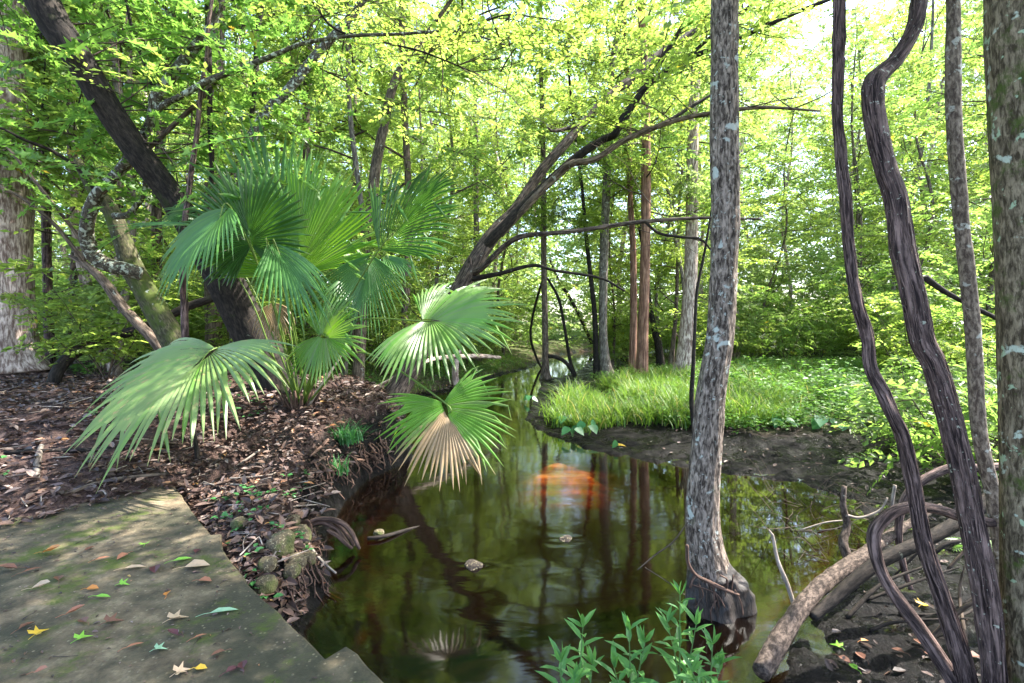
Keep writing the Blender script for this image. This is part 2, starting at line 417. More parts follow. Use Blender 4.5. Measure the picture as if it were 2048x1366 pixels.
def water_mat():
    m, nt, out = mat('tannin_water'); g = nt.nodes.new('ShaderNodeNewGeometry'); p = g.outputs['Position']
    x = sepx(nt, attr(nt, 'lc'))           # x depth in metres, y stillness
    b1 = noise(nt, mapped(nt, p, (1.6, 3.2, 1)), 1., 3, .5, .6); b2 = noise(nt, mapped(nt, p, (9, 16, 1)), 1., 2, .5)
    h = math_(nt, 'ADD', b1, math_(nt, 'MULTIPLY', b2, .10))
    nb = nt.nodes.new('ShaderNodeBump'); nt.links.new(h, nb.inputs['Height']); nb.inputs['Distance'].default_value = .02
    nt.links.new(math_(nt, 'MULTIPLY', x[1], .12), nb.inputs['Strength']); nrm = nb.outputs[0]
    gl = nt.nodes.new('ShaderNodeBsdfGlossy'); gl.inputs['Color'].default_value = (1, 1, 1, 1)
    nt.links.new(math_(nt, 'ADD', .015, math_(nt, 'MULTIPLY', x[1], .05)), gl.inputs['Roughness']); nt.links.new(nrm, gl.inputs['Normal'])
    tr = nt.nodes.new('ShaderNodeBsdfTransparent')
    comb = nt.nodes.new('ShaderNodeCombineColor')
    for i, k in enumerate((7.5, 13., 22.)):
        nt.links.new(math_(nt, 'POWER', 2.718, math_(nt, 'MULTIPLY', x[0], -k)), comb.inputs[i])
    nt.links.new(comb.outputs[0], tr.inputs[0])
    silt = nt.nodes.new('ShaderNodeBsdfDiffuse'); silt.inputs[0].default_value = (.16, .085, .03, 1)
    body = nt.nodes.new('ShaderNodeMixShader'); body.inputs[0].default_value = .012; nt.links.new(tr.outputs[0], body.inputs[1]); nt.links.new(silt.outputs[0], body.inputs[2])
    dt = nt.nodes.new('ShaderNodeVectorMath'); dt.operation = 'DOT_PRODUCT'; nt.links.new(g.outputs['Incoming'], dt.inputs[0]); nt.links.new(g.outputs['Normal'], dt.inputs[1])
    fr = math_(nt, 'ADD', .045, math_(nt, 'MULTIPLY', .94, math_(nt, 'POWER', math_(nt, 'SUBTRACT', 1., math_(nt, 'ABSOLUTE', dt.outputs['Value'])), 4.3)))
    mx = nt.nodes.new('ShaderNodeMixShader'); nt.links.new(fr, mx.inputs[0])
    nt.links.new(body.outputs[0], mx.inputs[1]); nt.links.new(gl.outputs[0], mx.inputs[2]); nt.links.new(mx.outputs[0], out.inputs[0])
    return m
M['water'] = water_mat()

def litter_mat():
    m, nt, out = mat('leaf_litter'); x = sepx(nt, attr(nt, 'lc'))
    c = ramp(nt, x[0], [(0., (.018, .010, .009)), (.3, (.05, .029, .022)), (.5, (.125, .070, .046)), (.68, (.12, .082, .078)), (.84, (.28, .21, .18)), (.93, (.38, .16, .06)), (1., (.42, .33, .10))])
    n = noise(nt, attr(nt, 'bk'), 6., 3)
    c = mixc(nt, ramp(nt, n, [(.4, 0.), (.7, .5)]), c, (.05, .03, .025))
    p = princ(nt, out, c, .55, None, .35)
    return m
M['litter'] = litter_mat()
def rock_mat(name, a, b, moss):
    m, nt, out = mat(name); t = nt.nodes.new('ShaderNodeTexCoord').outputs['Object']
    n = noise(nt, t, 9., 6, .7); f = noise(nt, t, 60., 4, .7)
    c = mixc(nt, n, a, b); c = mixc(nt, ramp(nt, f, [(.56, 0.), (.66, .8)]), c, (.42, .36, .22))
    c = mixc(nt, ramp(nt, noise(nt, t, 5., 5, .7), [(moss, 0.), (moss+.1, .8)]), c, (.06, .075, .018))
    princ(nt, out, c, .85, bump(nt, math_(nt, 'ADD', n, f), .9, .02), .25)
    return m
M['rock'] = rock_mat('mossy_limestone', (.035, .027, .018), (.15, .12, .072), .48)
M['rock_wet'] = rock_mat('wet_rock', (.012, .010, .009), (.045, .034, .027), .75)
# ------------------------------------------------------------------ terrain
LEFT = [(-.7, -6), (-.75, 1.9), (-1.0, 2.3), (-1.32, 3.0), (-1.36, 3.53), (-1.72, 4.4), (-1.85, 5.2), (-1.82, 5.93), (-1.45, 6.8), (-1.62, 7.66), (-2.3, 9.0), (-2.75, 10.3), (-2.7, 12.4),
        (-1.74, 13.9), (-1.17, 15.5), (-.27, 18.7), (.78, 21.), (1.6, 25.5), (3.3, 31.), (5.6, 35.), (9, 38), (16, 40)]
RIGHT = [(16, 37), (9, 34.5), (6.2, 31), (5., 28.), (3.7, 23.5), (2.2, 18.6), (1.15, 16.9), (.69, 13.1), (.27, 9.7), (.58, 8.5), (1.19, 7.35), (1.9, 6.75), (2.68, 6.25), (3.47, 5.85), (3.75, 5.25),
         (3.4, 4.5), (2.85, 3.83), (2.15, 3.28), (1.67, 2.85), (1.3, 2.35), (1.15, 1.9), (1.0, 1.0), (.9, -6)]
POLY = np.array(LEFT+RIGHT)
def sdist(x, y):
    """signed distance to the stream edge, positive on land; and which bank is nearer (0 west, 1 east)"""
    p = np.stack([x, y], 1); best = np.full(len(p), 1e9); side = np.zeros(len(p)); ins = np.zeros(len(p), bool)
    n = len(POLY)
    for i in range(n):
        a = POLY[i]; b = POLY[(i+1) % n]; ab = b-a
        t = np.clip(((p-a)@ab)/ab.dot(ab), 0, 1); d = np.hypot(*(p-a-t[:, None]*ab).T)
        m = d < best; best[m] = d[m]; side[m] = 0 if i < len(LEFT)-1 else 1
        c = ((a[1] > p[:, 1]) != (b[1] > p[:, 1])) & (p[:, 0] < (b[0]-a[0])*(p[:, 1]-a[1])/(b[1]-a[1]+1e-12)+a[0])
        ins ^= c
    return np.where(ins, -best, best), side
SLAB = [tuple(PZ(a, b, 0.)[:2]) for a, b in ((350, 972), (398, 1040), (424, 1069), (443, 1067), (447, 1098), (476, 1138), (500, 1172), (545, 1212), (600, 1263), (652, 1314), (690, 1290), (716, 1306), (774, 1370))]
EDX = [-30, -10, -6, -3.62]+[p[0] for p in SLAB[:10]]+[-.5]
EDY = [2.2, 2.4, 2.7, 3.42]+[p[1] for p in SLAB[:10]]+[1.9]
def terrain(x, y, full=False):
    x = np.atleast_1d(np.asarray(x, float)); y = np.atleast_1d(np.asarray(y, float))
    sd, side = sdist(x, y); q = np.stack([x, y, x*0], 1)
    wob = (fbm(q*1.3, 4, 21)-.5); fine = (fbm(q*6., 4, 31)-.5); micro = (fbm(q*19., 3, 37)-.5)
    sdw = sd+wob*.35*sstep(2.0, 5, y)
    s = y-np.interp(x, EDX, EDY)
    plat = np.where(s < 0, -.25, -.10+.14*sstep(0, .5, s)*np.where(x < -2.8, 1.2, .6)+.46*sstep(.2, 2.6, s))
    plat = plat-.25*sstep(9.5, 14, y)*sstep(-6, -2, x)+(fbm(q*.35, 3, 5)-.5)*.30*sstep(5, 9, y)
    W = np.where(y < 8.5, .45, 3.0)
    zl = WZ+.03+(plat-WZ-.03)*sstep(-.02, 1, np.clip(sdw/W, 0, 1))**.8+fine*.10*sstep(0, .4, sd)+micro*.035*sstep(0, .3, sd)
    mudrise = .012+.028*np.clip(sdw, 0, 3)+.05*np.clip(sdw-1.2, 0, 4)+.012*np.clip(sdw-4, 0, 60)
    zr = WZ+mudrise+fine*.115+micro*.035+wob*.10*sstep(.3, 2, sd)
    zr = zr+(fbm(q*.25, 3, 8)-.5)*.35*sstep(9, 20, y)
    zr = np.where(y > 7.2, np.maximum(zr, WZ+.012+.05*sstep(0, 1.5, sdw)+.05*sstep(1.6, 3, sdw)+fine*.05), zr)
    z = np.where(side < .5, zl, zr)
    bed = WZ-.10-.55*sstep(0, 1.3, -sd)+fine*.06
    bar = np.exp(-(((x-.62)/.72)**2+((y-6.1)/.95)**2)); bed = np.maximum(bed, WZ-.62+np.minimum(.60, .585*bar**.5*(.52+.95*fbm(q*np.array([1.6, 5.5, 1]), 4, 61))))
    z = np.where(sd < 0, np.where(sd > -.12, z*(1+sd/.12)+bed*(-sd/.12), bed), z)
    if full:
        far = sstep(7.0, 9, y)*sstep(.2, .9, sd)
        mud = np.where(side > .5, 1-sstep(2.0, 3.2, sdw+wob*1.5), 1-sstep(.1, .5, sdw))
        mud = np.where(sd < .25, 1, mud)
        green = np.where(side > .5, sstep(2.2, 3.2, sdw+wob), far*sstep(9, 12, y)*(1-sstep(-7, -4.5, -x*-1)*0)*.8)
        sunlit_sand = np.where(sd < -.3, np.clip(.25+(bar*1.3)**2, 0, 1), 0)  # orange peaks over the bar, colouring in the sunlit patch of water
        return z, np.stack([mud, np.clip(green, 0, 1), sunlit_sand], 1)
    return z
def tz(x, y): return float(terrain(x, y)[0])
def hit(px, py):
    """where the sight line through a photo pixel meets the ground or the water"""
    Y = np.concatenate([np.arange(1.6, 20, .02), np.arange(20, 90, .2)])
    z = CH+(HZ-py)/F*Y; g = np.maximum(terrain((px-1024)/F*Y, Y), WZ)
    k = np.argmax(z <= g) if (z <= g).any() else len(Y)-1
    return np.array([(px-1024)/F*Y[k], Y[k], g[k]])

xs = np.concatenate([-6.5-np.cumsum(.06*1.1**np.arange(52))[::-1], np.arange(-6.5, 6.5, .045), 6.5+np.cumsum(.06*1.1**np.arange(52))])
ys = np.concatenate([1.2-np.cumsum(.12*1.25**np.arange(16))[::-1], np.arange(1.2, 10, .045), 10+np.cumsum(.06*1.085**np.arange(64))])
gx, gy = np.meshgrid(xs, ys); gx = gx.ravel(); gy = gy.ravel()
gz, gm = terrain(gx, gy, True)
g = Geo(); nx = len(xs); i = np.arange(len(ys)-1)[:, None]*nx; j = np.arange(nx-1)[None]
g.add(np.stack([gx, gy, gz], 1), [np.stack([i+j, i+j+1, i+nx+j+1, i+nx+j], -1).reshape(-1, 4)], lc=gm)
tag(g.build('ground', M['ground']), 'leaf strewn forest floor and muddy stream banks', None, kind='structure')

# water sheet, with the standing wakes behind two snags
wx = np.concatenate([np.arange(-4, 5., .03), np.arange(5., 26, .4)]); wy = np.concatenate([np.arange(-5, 2.2, .3), np.arange(2.2, 7., .03), np.arange(7., 42, .22)])
ax, ay = np.meshgrid(wx, wy); ax = ax.ravel(); ay = ay.ravel()
sd, _ = sdist(ax, ay)
wz = np.full(len(ax), WZ); q = np.stack([ax, ay, ax*0], 1)
SN1 = PZ(945, 1128, WZ); SN2 = PZ(1128, 1078, WZ)
for (sx, sy, _z), amp, lam in ((SN1, .0011, .19), (SN2, .0009, .21)):
    dx = ax-sx; dy = sy-ay                     # current runs towards the viewer
    r = np.hypot(dx, dy*.55); w = np.exp(-((dy-.40)/.45)**2)*np.exp(-(dx/(.12+.34*np.clip(dy, 0, 2)))**2)*sstep(-.08, .03, dy)
    wz += amp*w*np.sin((r)/lam*2*math.pi)
    wz += .004*np.exp(-((dx-.03)/.14)**2-((dy+.02)/.045)**2)-.003*np.exp(-((dx-.03)/.16)**2-((dy-.09)/.07)**2)
wz += (fbm(q*np.array([2., 3.5, 1]), 2, 3)-.5)*.006*np.exp(-((ax+.2)/1.6)**2-((ay-3.6)/1.6)**2)
dep = np.clip(WZ-terrain(ax, ay), .0, 1.)
still = np.clip(1-.8*sstep(1.2, 2.1, ax)*sstep(3, 3.6, ay)*(1-sstep(6.6, 7.5, ay)), .15, 1)*(1-.45*sstep(8, 14, ay))
g = Geo(); nx = len(wx); i = np.arange(len(wy)-1)[:, None]*nx; j = np.arange(nx-1)[None]
Q = np.stack([i+j, i+j+1, i+nx+j+1, i+nx+j], -1).reshape(-1, 4)
keep = (sd[Q] < 1.6).any(1)
g.add(np.stack([ax, ay, wz], 1), [Q[keep]], lc=np.stack([dep, still, dep*0], 1))
tag(g.build('water', M['water']), 'dark tannin stained creek water', None, kind='structure')

# concrete slab with a broken, notched edge
top = SLAB+[(-.2, 1.5), (-.2, -1.5),
       (-14, -1.5), (-14, 4.5), (-5, 4.4)]
def dens(p, st):
    o = []
    for a, b in zip(p, p[1:]+p[:1]):
        n = max(1, int(math.dist(a, b)/st)) if math.dist(a, b) < 4 else 1
        o += [(a[0]+(b[0]-a[0])*k/n, a[1]+(b[1]-a[1])*k/n) for k in range(n)]
    return np.array(o)
edge = dens(top, .05); e3 = np.c_[edge, np.zeros(len(edge))]
edge = edge+(np.stack([fbm(e3*9, 3, 1), fbm(e3*9, 3, 2)], 1)-.5)*.022
import bmesh
bm = bmesh.new(); cen = edge.mean(0)
rings = []
nrm2 = np.roll(edge, -1, 0)-np.roll(edge, 1, 0); nrm2 = nrmz(np.stack([-nrm2[:, 1], nrm2[:, 0]], 1))
area = np.sum(edge[:, 0]*np.roll(edge[:, 1], -1)-np.roll(edge[:, 0], -1)*edge[:, 1])
inw = nrm2 if area > 0 else -nrm2
for off, z in ((.014, 0.), (.003, -.007), (-.004, -.03), (.0, -.16), (.03, -.22), (.02, -.75)):
    jit = (fbm(np.c_[edge*11, np.full(len(edge), z*20)], 3, 4)-.5)*(.04 if z < -.02 else .008)
    e = edge+inw*(off+jit)[:, None]
    rings.append([bm.verts.new((p[0], p[1], z+(0 if z == 0 else float(jit[k])*.4))) for k, p in enumerate(e)])
bm.faces.new(rings[0] if area > 0 else rings[0][::-1])
for a, b in zip(rings, rings[1:]):
    for k in range(len(a)):
        k2 = (k+1) % len(a); bm.faces.new((a[k], b[k], b[k2], a[k2]))
bmesh.ops.recalc_face_normals(bm, faces=bm.faces)
me = bpy.data.meshes.new('concrete_path'); bm.to_mesh(me); bm.free(); me.materials.append(M['concrete'])
a_ = me.attributes.new('lc', 'FLOAT_VECTOR', 'POINT')
co = np.zeros(len(me.vertices)*3); me.vertices.foreach_get('co', co); co = co.reshape(-1, 3)
a_.data.foreach_set('vector', np.stack([np.ones(len(co)), co[:, 0]*0, co[:, 0]*0], 1).ravel())
slab = bpy.data.objects.new('concrete_path', me); COL.objects.link(slab)
tag(slab, 'mossy broken edged concrete slab beside the creek', None, kind='structure')
# ------------------------------------------------------------------ big trees near the viewer
def tree_root(name, p, label, group=None, cat='tree'):
    return empty(name, p, label, cat, group)
def local(geo, p):
    for k in range(len(geo.V)): geo.V[k] = geo.V[k]-np.asarray(p)
    return geo
def limb_path(a, d, L, r0, n=5, up=.25, wig=.12):
    p = [np.r_[a, r0]]; d = nrmz(np.asarray(d, float)); c = np.asarray(a, float)
    for k in range(n):
        d = nrmz(d+np.array([0, 0, up/n])+rng.normal(0, wig, 3)); c = c+d*L/n; p.append(np.r_[c, r0*(1-(k+1)/(n+.6))])
    return np.array(p)
def crown_on(geo, limbs, per, tl, nl, ll, kind='oval', wr=.5, droop=.25, spread=.5, tw=.004):
    """leafy twigs along limb paths"""
    for lp in limbs:
        q = spline(lp, .12); k = rng.integers(int(len(q)*.25), len(q), per)
        O = q[k, :3]+rng.normal(0, .05, (per, 3)); D = rand_dir(per, .05)+spread*nrmz(q[-1, :3]-q[0, :3])
        twigs(geo, O, D, tl*(.6+.8*rng.random(per)), nl, ll, wr, kind, 0, 1, droop, tw=tw)

# centre trunk: furrowed, flared, with a root ball in the water
Yc = 3.28
g = Geo()
pts = [(1449, -420, 44, Yc+.15), (1449, -200, 47, Yc+.1), (1449, 0, 50), (1449, 120, 50), (1449, 250, 51), (1450, 340, 51), (1451, 460, 51), (1446, 560, 49), (1439, 683, 51), (1423, 783, 53), (1410, 933, 57), (1405, 1033, 61), (1409, 1085, 66), (1416, 1130, 78), (1422, 1175, 90), (1424, 1215, 98)]
base = P(1428, 1228, Yc); base[2] = WZ-.12
px_tube(g, pts[::-1], Yc, segs=72, step=.012, ridge=.007, rf=13, lump=.05, seed=2, sf=.13)
root = tree_root('tree', base, 'grey furrowed trunk standing in the creek on a dark flared root ball')
local(g, base).build('trunk', M['bark_center'], root)
g = Geo()
def fl(S, th): return 1+.10*np.sin(th*5+1)+.10*np.sin(th*3+S*9)
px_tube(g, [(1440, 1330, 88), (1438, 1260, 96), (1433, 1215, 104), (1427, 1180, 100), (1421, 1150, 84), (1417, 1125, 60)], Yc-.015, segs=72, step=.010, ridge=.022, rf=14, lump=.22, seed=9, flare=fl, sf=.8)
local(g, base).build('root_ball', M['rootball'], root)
for k, pp in enumerate([[(1374, 1090, 6), (1376, 1125, 7), (1392, 1150, 7), (1420, 1165, 8), (1448, 1178, 7), (1478, 1190, 5)],
                        [(1392, 1150, 6), (1384, 1160, 6), (1380, 1175, 5)], [(1385, 1170, 3), (1410, 1178, 3), (1435, 1190, 3), (1450, 1215, 3)], [(1440, 1150, 3), (1455, 1160, 3), (1452, 1180, 3)],
                        [(1420, 1165, 4), (1432, 1190, 4), (1438, 1215, 3)], [(1470, 1180, 3), (1482, 1205, 3), (1486, 1230, 3)]]):
    gr = Geo(); px_tube(gr, pp, Yc-.19, segs=7, step=.02, seed=k, lump=.1); local(gr, base).build('root', M['root'], root)
for k in range(16):
    px = rng.uniform(1374, 1480); gr = Geo(); py = rng.uniform(1150, 1200); w_ = rng.uniform(1.5, 3.5); dz = abs(px-1427)/60
    px_tube(gr, [(px, py, w_), (px+rng.normal(0, 6), py+22, w_), (px+rng.normal(2, 9), py+46, w_*.6)], Yc-.19+.10*dz**2, segs=5, step=.02, seed=k, lump=.1); local(gr, base).build('root', M['root' if k % 2 else 'rootball'], root)
g = Geo(); lim = []
for k in range(10):
    a = P(1449, -200-22*k, Yc+.1); ang = k*2.4+.4
    lp = limb_path(a, (math.cos(ang), math.sin(ang), .35), 2.6+rng.random(), .035, 6); lim.append(lp); tube(g, lp, 6, .2, mat=1, seed=k)
crown_on(g, lim, 40, .8, 14, .13)
local(g, base).build('crown', [M['leaf_b'], M['twig']], root)

# wide trunk at the frame's edge
Yr = 2.3
g = Geo(); base = np.r_[P(2052, 1400, Yr)[:2], tz(P(2052, 1400, Yr)[0], Yr)-.1]
px_tube(g, [(2096, 1500, 150), (2092, 1366, 132), (2090, 1000, 130), (2087, 683, 132), (2082, 400, 142), (2078, 200, 150), (2074, 0, 156), (2070, -300, 150), (2054, -900, 140), (2054, -1500, 120)], Yr, segs=96, step=.012, ridge=.0025, rf=16, lump=.03, seed=4, sf=.2)
root = tree_root('tree', base, 'stout mossy trunk with pale lichen blotches, cut off by the frame edge')
local(g, base).build('trunk', M['bark_moss'], root)
g = Geo(); lim = []
for k in range(13):
    a = P(2054, -650-65*k, Yr); ang = k*2.4
    lp = limb_path(a, (math.cos(ang)*.9+.25, math.sin(ang), .3), 2.8+1.2*rng.random(), .045, 6); lim.append(lp); tube(g, lp, 6, .2, mat=1, seed=k)
crown_on(g, lim, 48, .9, 14, .14)
local(g, base).build('crown', [M['leaf_b'], M['twig']], root)

# shaggy vine stems, hanging free beside the trunk
def px_thing(name, pts, Y, m, label, cat, group=None, segs=24, step=.02, strands=0, **k):
    g = Geo(); C, r = px_tube(g, pts, Y, segs=segs, step=step, **k)
    if strands:                        # loose bark strips winding down the stem
        T = nrmz(np.gradient(C, axis=0)); A = nrmz(np.cross(T, [0, 1., 0])); B_ = np.cross(T, A); m_ = len(C)
        for q in range(strands):
            i0 = rng.integers(0, m_-12); i1 = min(m_-1, i0+rng.integers(25, 120)); ii = np.arange(i0, i1, 3)
            th = q*2.4+np.cumsum(rng.normal(0, .05, len(ii))); rad = r[ii]*1.03+.004*vnoise(np.c_[ii*.09, ii*0+q, ii*0], 3)*1.6
            p_ = C[ii]+A[ii]*(np.cos(th)*rad)[:, None]+B_[ii]*(np.sin(th)*rad)[:, None]
            if len(ii) > 3: tube(g, np.c_[p_, np.full(len(ii), .0016+.0028*rng.random())], 5, .03, seed=q, lump=.2)
    b = g.V[0][0] if pts[0][1] > pts[-1][1] else g.V[-1][-1]
    o = local(g, b).build(name, m); o.location = b
    return tag(o, label, cat, group)
px_thing('vine', [(1676, -260, 15.4, 2.75), (1678, 0, 16.2, 2.7), (1678, 60, 16.2, 2.7), (1678, 76, 18.6, 2.7), (1677, 100, 17, 2.7), (1675, 220, 14.6, 2.7), (1681, 300, 16.2, 2.7), (1691, 400, 16.2, 2.65), (1698, 500, 16.2, 2.65), (1713, 600, 16.2, 2.6), (1730, 655, 18.6, 2.6), (1736, 690, 17.8, 2.6), (1740, 735, 17.8, 2.58),
                  (1764, 783, 21.1, 2.55), (1787, 833, 19.4, 2.5), (1808, 883, 20.2, 2.5), (1829, 983, 21.1, 2.5), (1847, 1083, 22.7, 2.48), (1880, 1183, 25.1, 2.45), (1913, 1283, 28.4, 2.42), (1936, 1366, 30, 2.4), (1955, 1450, 30, 2.38)],
         0, M['bark_vine'], 'slim shaggy purple brown vine stem rising from the mud with a gentle S bend', 'vine', segs=48, step=.011, ridge=.005, rf=9, lump=.09, seed=5, sf=.07, strands=130)
px_thing('vine', [(1850, -260, 22.7, 2.85), (1841, -40, 23.4, 2.8), (1837, 10, 23.4, 2.78), (1830, 50, 23.4, 2.76), (1814, 85, 23.4, 2.74), (1790, 122, 24.2, 2.72), (1764, 146, 28, 2.7), (1748, 166, 34.7, 2.68), (1746, 196, 34, 2.66), (1751, 240, 32.5, 2.65), (1762, 300, 33.3, 2.62), (1776, 350, 33.3, 2.6), (1792, 400, 34.7, 2.58), (1806, 500, 36.3, 2.55), (1829, 600, 34.7, 2.5), (1846, 683, 34.7, 2.48),
                  (1870, 733, 34.7, 2.46), (1899, 833, 35.6, 2.43), (1923, 933, 34.7, 2.4), (1942, 1033, 36.3, 2.38), (1961, 1133, 37.1, 2.35), (1977, 1233, 36.3, 2.33), (1987, 1333, 31.8, 2.3), (1994, 1450, 31.8, 2.3)],
         0, M['bark_vine_lichen'], 'thick shaggy vine with a sharp elbow high up and pale flecks', 'vine', segs=60, step=.011, ridge=.008, rf=9, lump=.08, seed=6, sf=.07, strands=190)
g = Geo()
Yt = 2.9
px_tube(g, [(2035, 1300, 27), (1996, 1050, 26), (1984, 980, 25), (1964, 900, 25), (1955, 833, 25), (1950, 733, 25), (1945, 650, 25), (1935, 550, 25), (1923, 450, 24), (1915, 350, 25), (1908, 250, 24), (1906, 150, 26), (1907, 0, 22), (1910, -200, 20), (1912, -600, 16)], Yt, segs=32, step=.014, ridge=.002, rf=9, lump=.10, seed=8)
base = np.r_[P(2035, 1300, Yt)[:2], tz(P(2035, 1300, Yt)[0], Yt)]
root = tree_root('sapling', base, 'slender pale barked young tree between the elbowed vine and the mossy trunk')
local(g, base).build('trunk', M['bark_thin'], root)
g = Geo(); lim = []
for k in range(7):
    lp = limb_path(P(1910, -330-45*k, Yt), (math.cos(k*2.3+.6), math.sin(k*2.3+.6), .3), 1.5, .02, 5); lim.append(lp); tube(g, lp, 5, .2, mat=1, seed=k)
crown_on(g, lim, 26, .7, 12, .11)
local(g, base).build('crown', [M['leaf_a'], M['twig']], root)

# brown tree leaning out over the creek, forking towards upper right
g = Geo(); lim = []
tr = [(735, 885, 74, 7.6), (748, 855, 64, 7.7), (790, 790, 48, 7.8), (845, 700, 30.2, 8.0), (880, 640, 28.9, 8.1), (920, 575, 31.6, 8.3), (960, 508, 31.6, 8.4), (990, 465, 28.9, 8.5), (1030, 420, 20.6, 8.7), (1060, 375, 19.2, 8.9), (1090, 333, 18.6, 9.0), (1130, 288, 17.2, 9.1), (1170, 243, 15.8, 9.3), (1220, 190, 15.1, 9.5), (1262, 158, 16.5, 9.7), (1330, 100, 12.3, 10.), (1420, 40, 9.6, 10.4), (1560, -60, 6.9, 11)]
base = P(742, 868, 7.65)
px_tube(g, tr, 0, segs=48, step=.025, ridge=.010, rf=9, lump=.06, seed=11, sf=.12)
root = tree_root('tree', base, 'brown tree leaning out over the creek and forking behind the grey trunk')
local(g, base).build('trunk', M['bark_lean'], root)
def branch(pts, m, **k):
    gg = Geo(); C, r = px_tube(gg, pts, 0, **k); lim.append(np.c_[C, r][::4]); local(gg, base).build('branch', m, root)
branch([(962, 500, 20, 8.4), (1000, 462, 20, 8.3), (1070, 390, 19, 8.3), (1140, 326, 18, 8.3), (1170, 302, 17, 8.3), (1205, 280, 14, 8.3), (1230, 268, 15, 8.2), (1242, 240, 12, 8.2), (1268, 205, 12, 8.2), (1304, 150, 10, 8.2), (1345, 85, 9, 8.2), (1385, 20, 8, 8.2), (1430, -60, 6, 8.2)], M['bark_dark'], segs=16, step=.03, lump=.08, ridge=.003, rf=6)
branch([(1231, 267, 13, 8.2), (1274, 200, 11, 8.1), (1304, 163, 11, 8.0), (1369, 120, 10, 8.0), (1424, 99, 10, 7.9), (1474, 79, 9, 7.8), (1536, 50, 8, 7.7), (1600, 22, 8, 7.6), (1680, -10, 7, 7.5), (1800, -60, 5, 7.4)], M['bark_dark'], segs=14, step=.03, lump=.08)
branch([(1369, 120, 8, 8.), (1424, 72, 7, 8.0), (1470, 35, 6, 8.), (1514, 0, 6, 8.), (1580, -60, 4, 8.)], M['bark_dark'], segs=10, step=.04)
branch([(1000, 470, 14, 8.4), (1060, 405, 14, 8.2), (1110, 355, 14, 8.1), (1142, 328, 14, 8.0), (1190, 318, 12, 7.9), (1250, 280, 12, 7.8), (1330, 248, 10, 7.7), (1400, 230, 9, 7.6), (1520, 215, 7, 7.5), (1640, 222, 4, 7.4)], M['bark_mid'], segs=14, step=.03, lump=.06)
branch([(1250, 280, 8, 7.8), (1330, 245, 8, 7.9), (1380, 215, 7, 8.), (1430, 185, 5, 8.1)], M['bark_dark'], segs=8, step=.04)
branch([(948, 545, 14, 8.3), (965, 535, 12, 8.), (1000, 500, 11, 7.8), (1030, 478, 11, 7.6), (1060, 470, 10, 7.5), (1140, 463, 9, 7.3), (1240, 449, 9, 7.2), (1290, 443, 8, 7.1), (1400, 436, 6, 7.), (1520, 438, 4, 6.9)], M['bark_lean'], segs=12, step=.03, lump=.12)
branch([(1290, 444, 6, 7.1), (1318, 466, 6, 7.1), (1360, 474, 6, 7.1), (1400, 478, 5, 7.1), (1422, 500, 4, 7.1)], M['bark_dark'], segs=8, step=.04, lump=.1)
branch([(942, 558, 12, 8.3), (1000, 547, 9, 8.2), (1065, 531, 7, 8.1), (1110, 541, 6, 8.), (1200, 556, 5, 8.), (1250, 582, 4, 8.)], M['bark_dark'], segs=8, step=.04)
branch([(935, 545, 18, 8.3), (938, 530, 12, 8.25), (940, 515, 5, 8.2)], M['bark_lean'], segs=10, step=.02)
branch([(1160, 250, 10, 9.2), (1110, 262, 6, 9.), (1095, 255, 4, 8.9)], M['bark_lean'], segs=8, step=.04)
for k in range(22):
    q = lim[k % 7]; q = q[rng.integers(len(q)//4, len(q))]; gg = Geo(); lp = limb_path(q[:3], rng.normal(0, 1, 3)*np.array([1, .6, .7])+np.array([.4, 0, .1]), 1.+1.8*rng.random(), .004+.005*rng.random(), 8, .1, .25)
    tube(gg, lp, 5, .06, lump=.1, seed=k); tube(gg, limb_path(lp[3, :3], rng.normal(0, 1, 3), .7, .003, 5, .1, .3), 4, .06); local(gg, base).build('branch', M['twig' if k % 3 else 'bark_mid'], root)
g = Geo(); O = []
for lp in (lim[0][int(len(lim[0])*.55):], lim[1], lim[2], lim[3][len(lim[3])//2:], np.c_[spline([P(*p[:2], p[3]) for p in tr[10:]], .3), np.full(len(spline([P(*p[:2], p[3]) for p in tr[10:]], .3)), .05)]):
    for s_ in range(9):
        q = lp[rng.integers(0, len(lp))]; l2 = limb_path(q[:3], rng.normal(0, 1, 3)*np.array([1, 1, .35])+np.array([.3, 0, .25]), 1.3+.8*rng.random(), .012, 4)
        tube(g, l2, 4, .2, mat=1); O.append(l2)
crown_on(g, O, 15, .6, 12, .105)
local(g, base).build('crown', [M['leaf_a'], M['twig']], root)

# dark trunk leaning to upper left behind the palm
g = Geo(); lim = []
tr = [(600, 850, 90.5, 6.75), (572, 800, 83, 6.7), (540, 735, 74, 6.7), (500, 662, 69.4, 6.6), (455, 570, 63.4, 6.5), (405, 488, 55.8, 6.4), (345, 396, 46.7, 6.2), (282, 312, 46.7, 6.), (220, 222, 46.7, 5.8), (160, 122, 48.3, 5.6), (112, 52, 52.8, 5.5), (66, -30, 55.8, 5.4), (-60, -220, 52.8, 5.2), (-200, -460, 45.3, 5.), (-300, -700, 36.2, 5.)]
base = P(585, 825, 6.72)
px_tube(g, tr, 0, segs=56, step=.025, ridge=.009, rf=10, lump=.08, seed=13, sf=.15)
root = tree_root('tree', base, 'thick dark trunk slanting up behind the palm fronds, mossy at its foot')
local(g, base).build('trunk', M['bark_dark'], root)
g = Geo(); O = []
tq = spline([P(*p[:2], p[3]) for p in tr[6:]], .2)
for s_ in range(60):
    q = tq[rng.integers(0, len(tq))]; l2 = limb_path(q, rng.normal(0, 1, 3)*np.array([1, .7, .5])+np.array([.35, 1.1, .3]), 1.2+1.2*rng.random(), .012, 5)
    tube(g, l2, 4, .2, mat=1); O.append(l2)
crown_on(g, O, 9, .6, 10, .095, 'star', 1, .3)
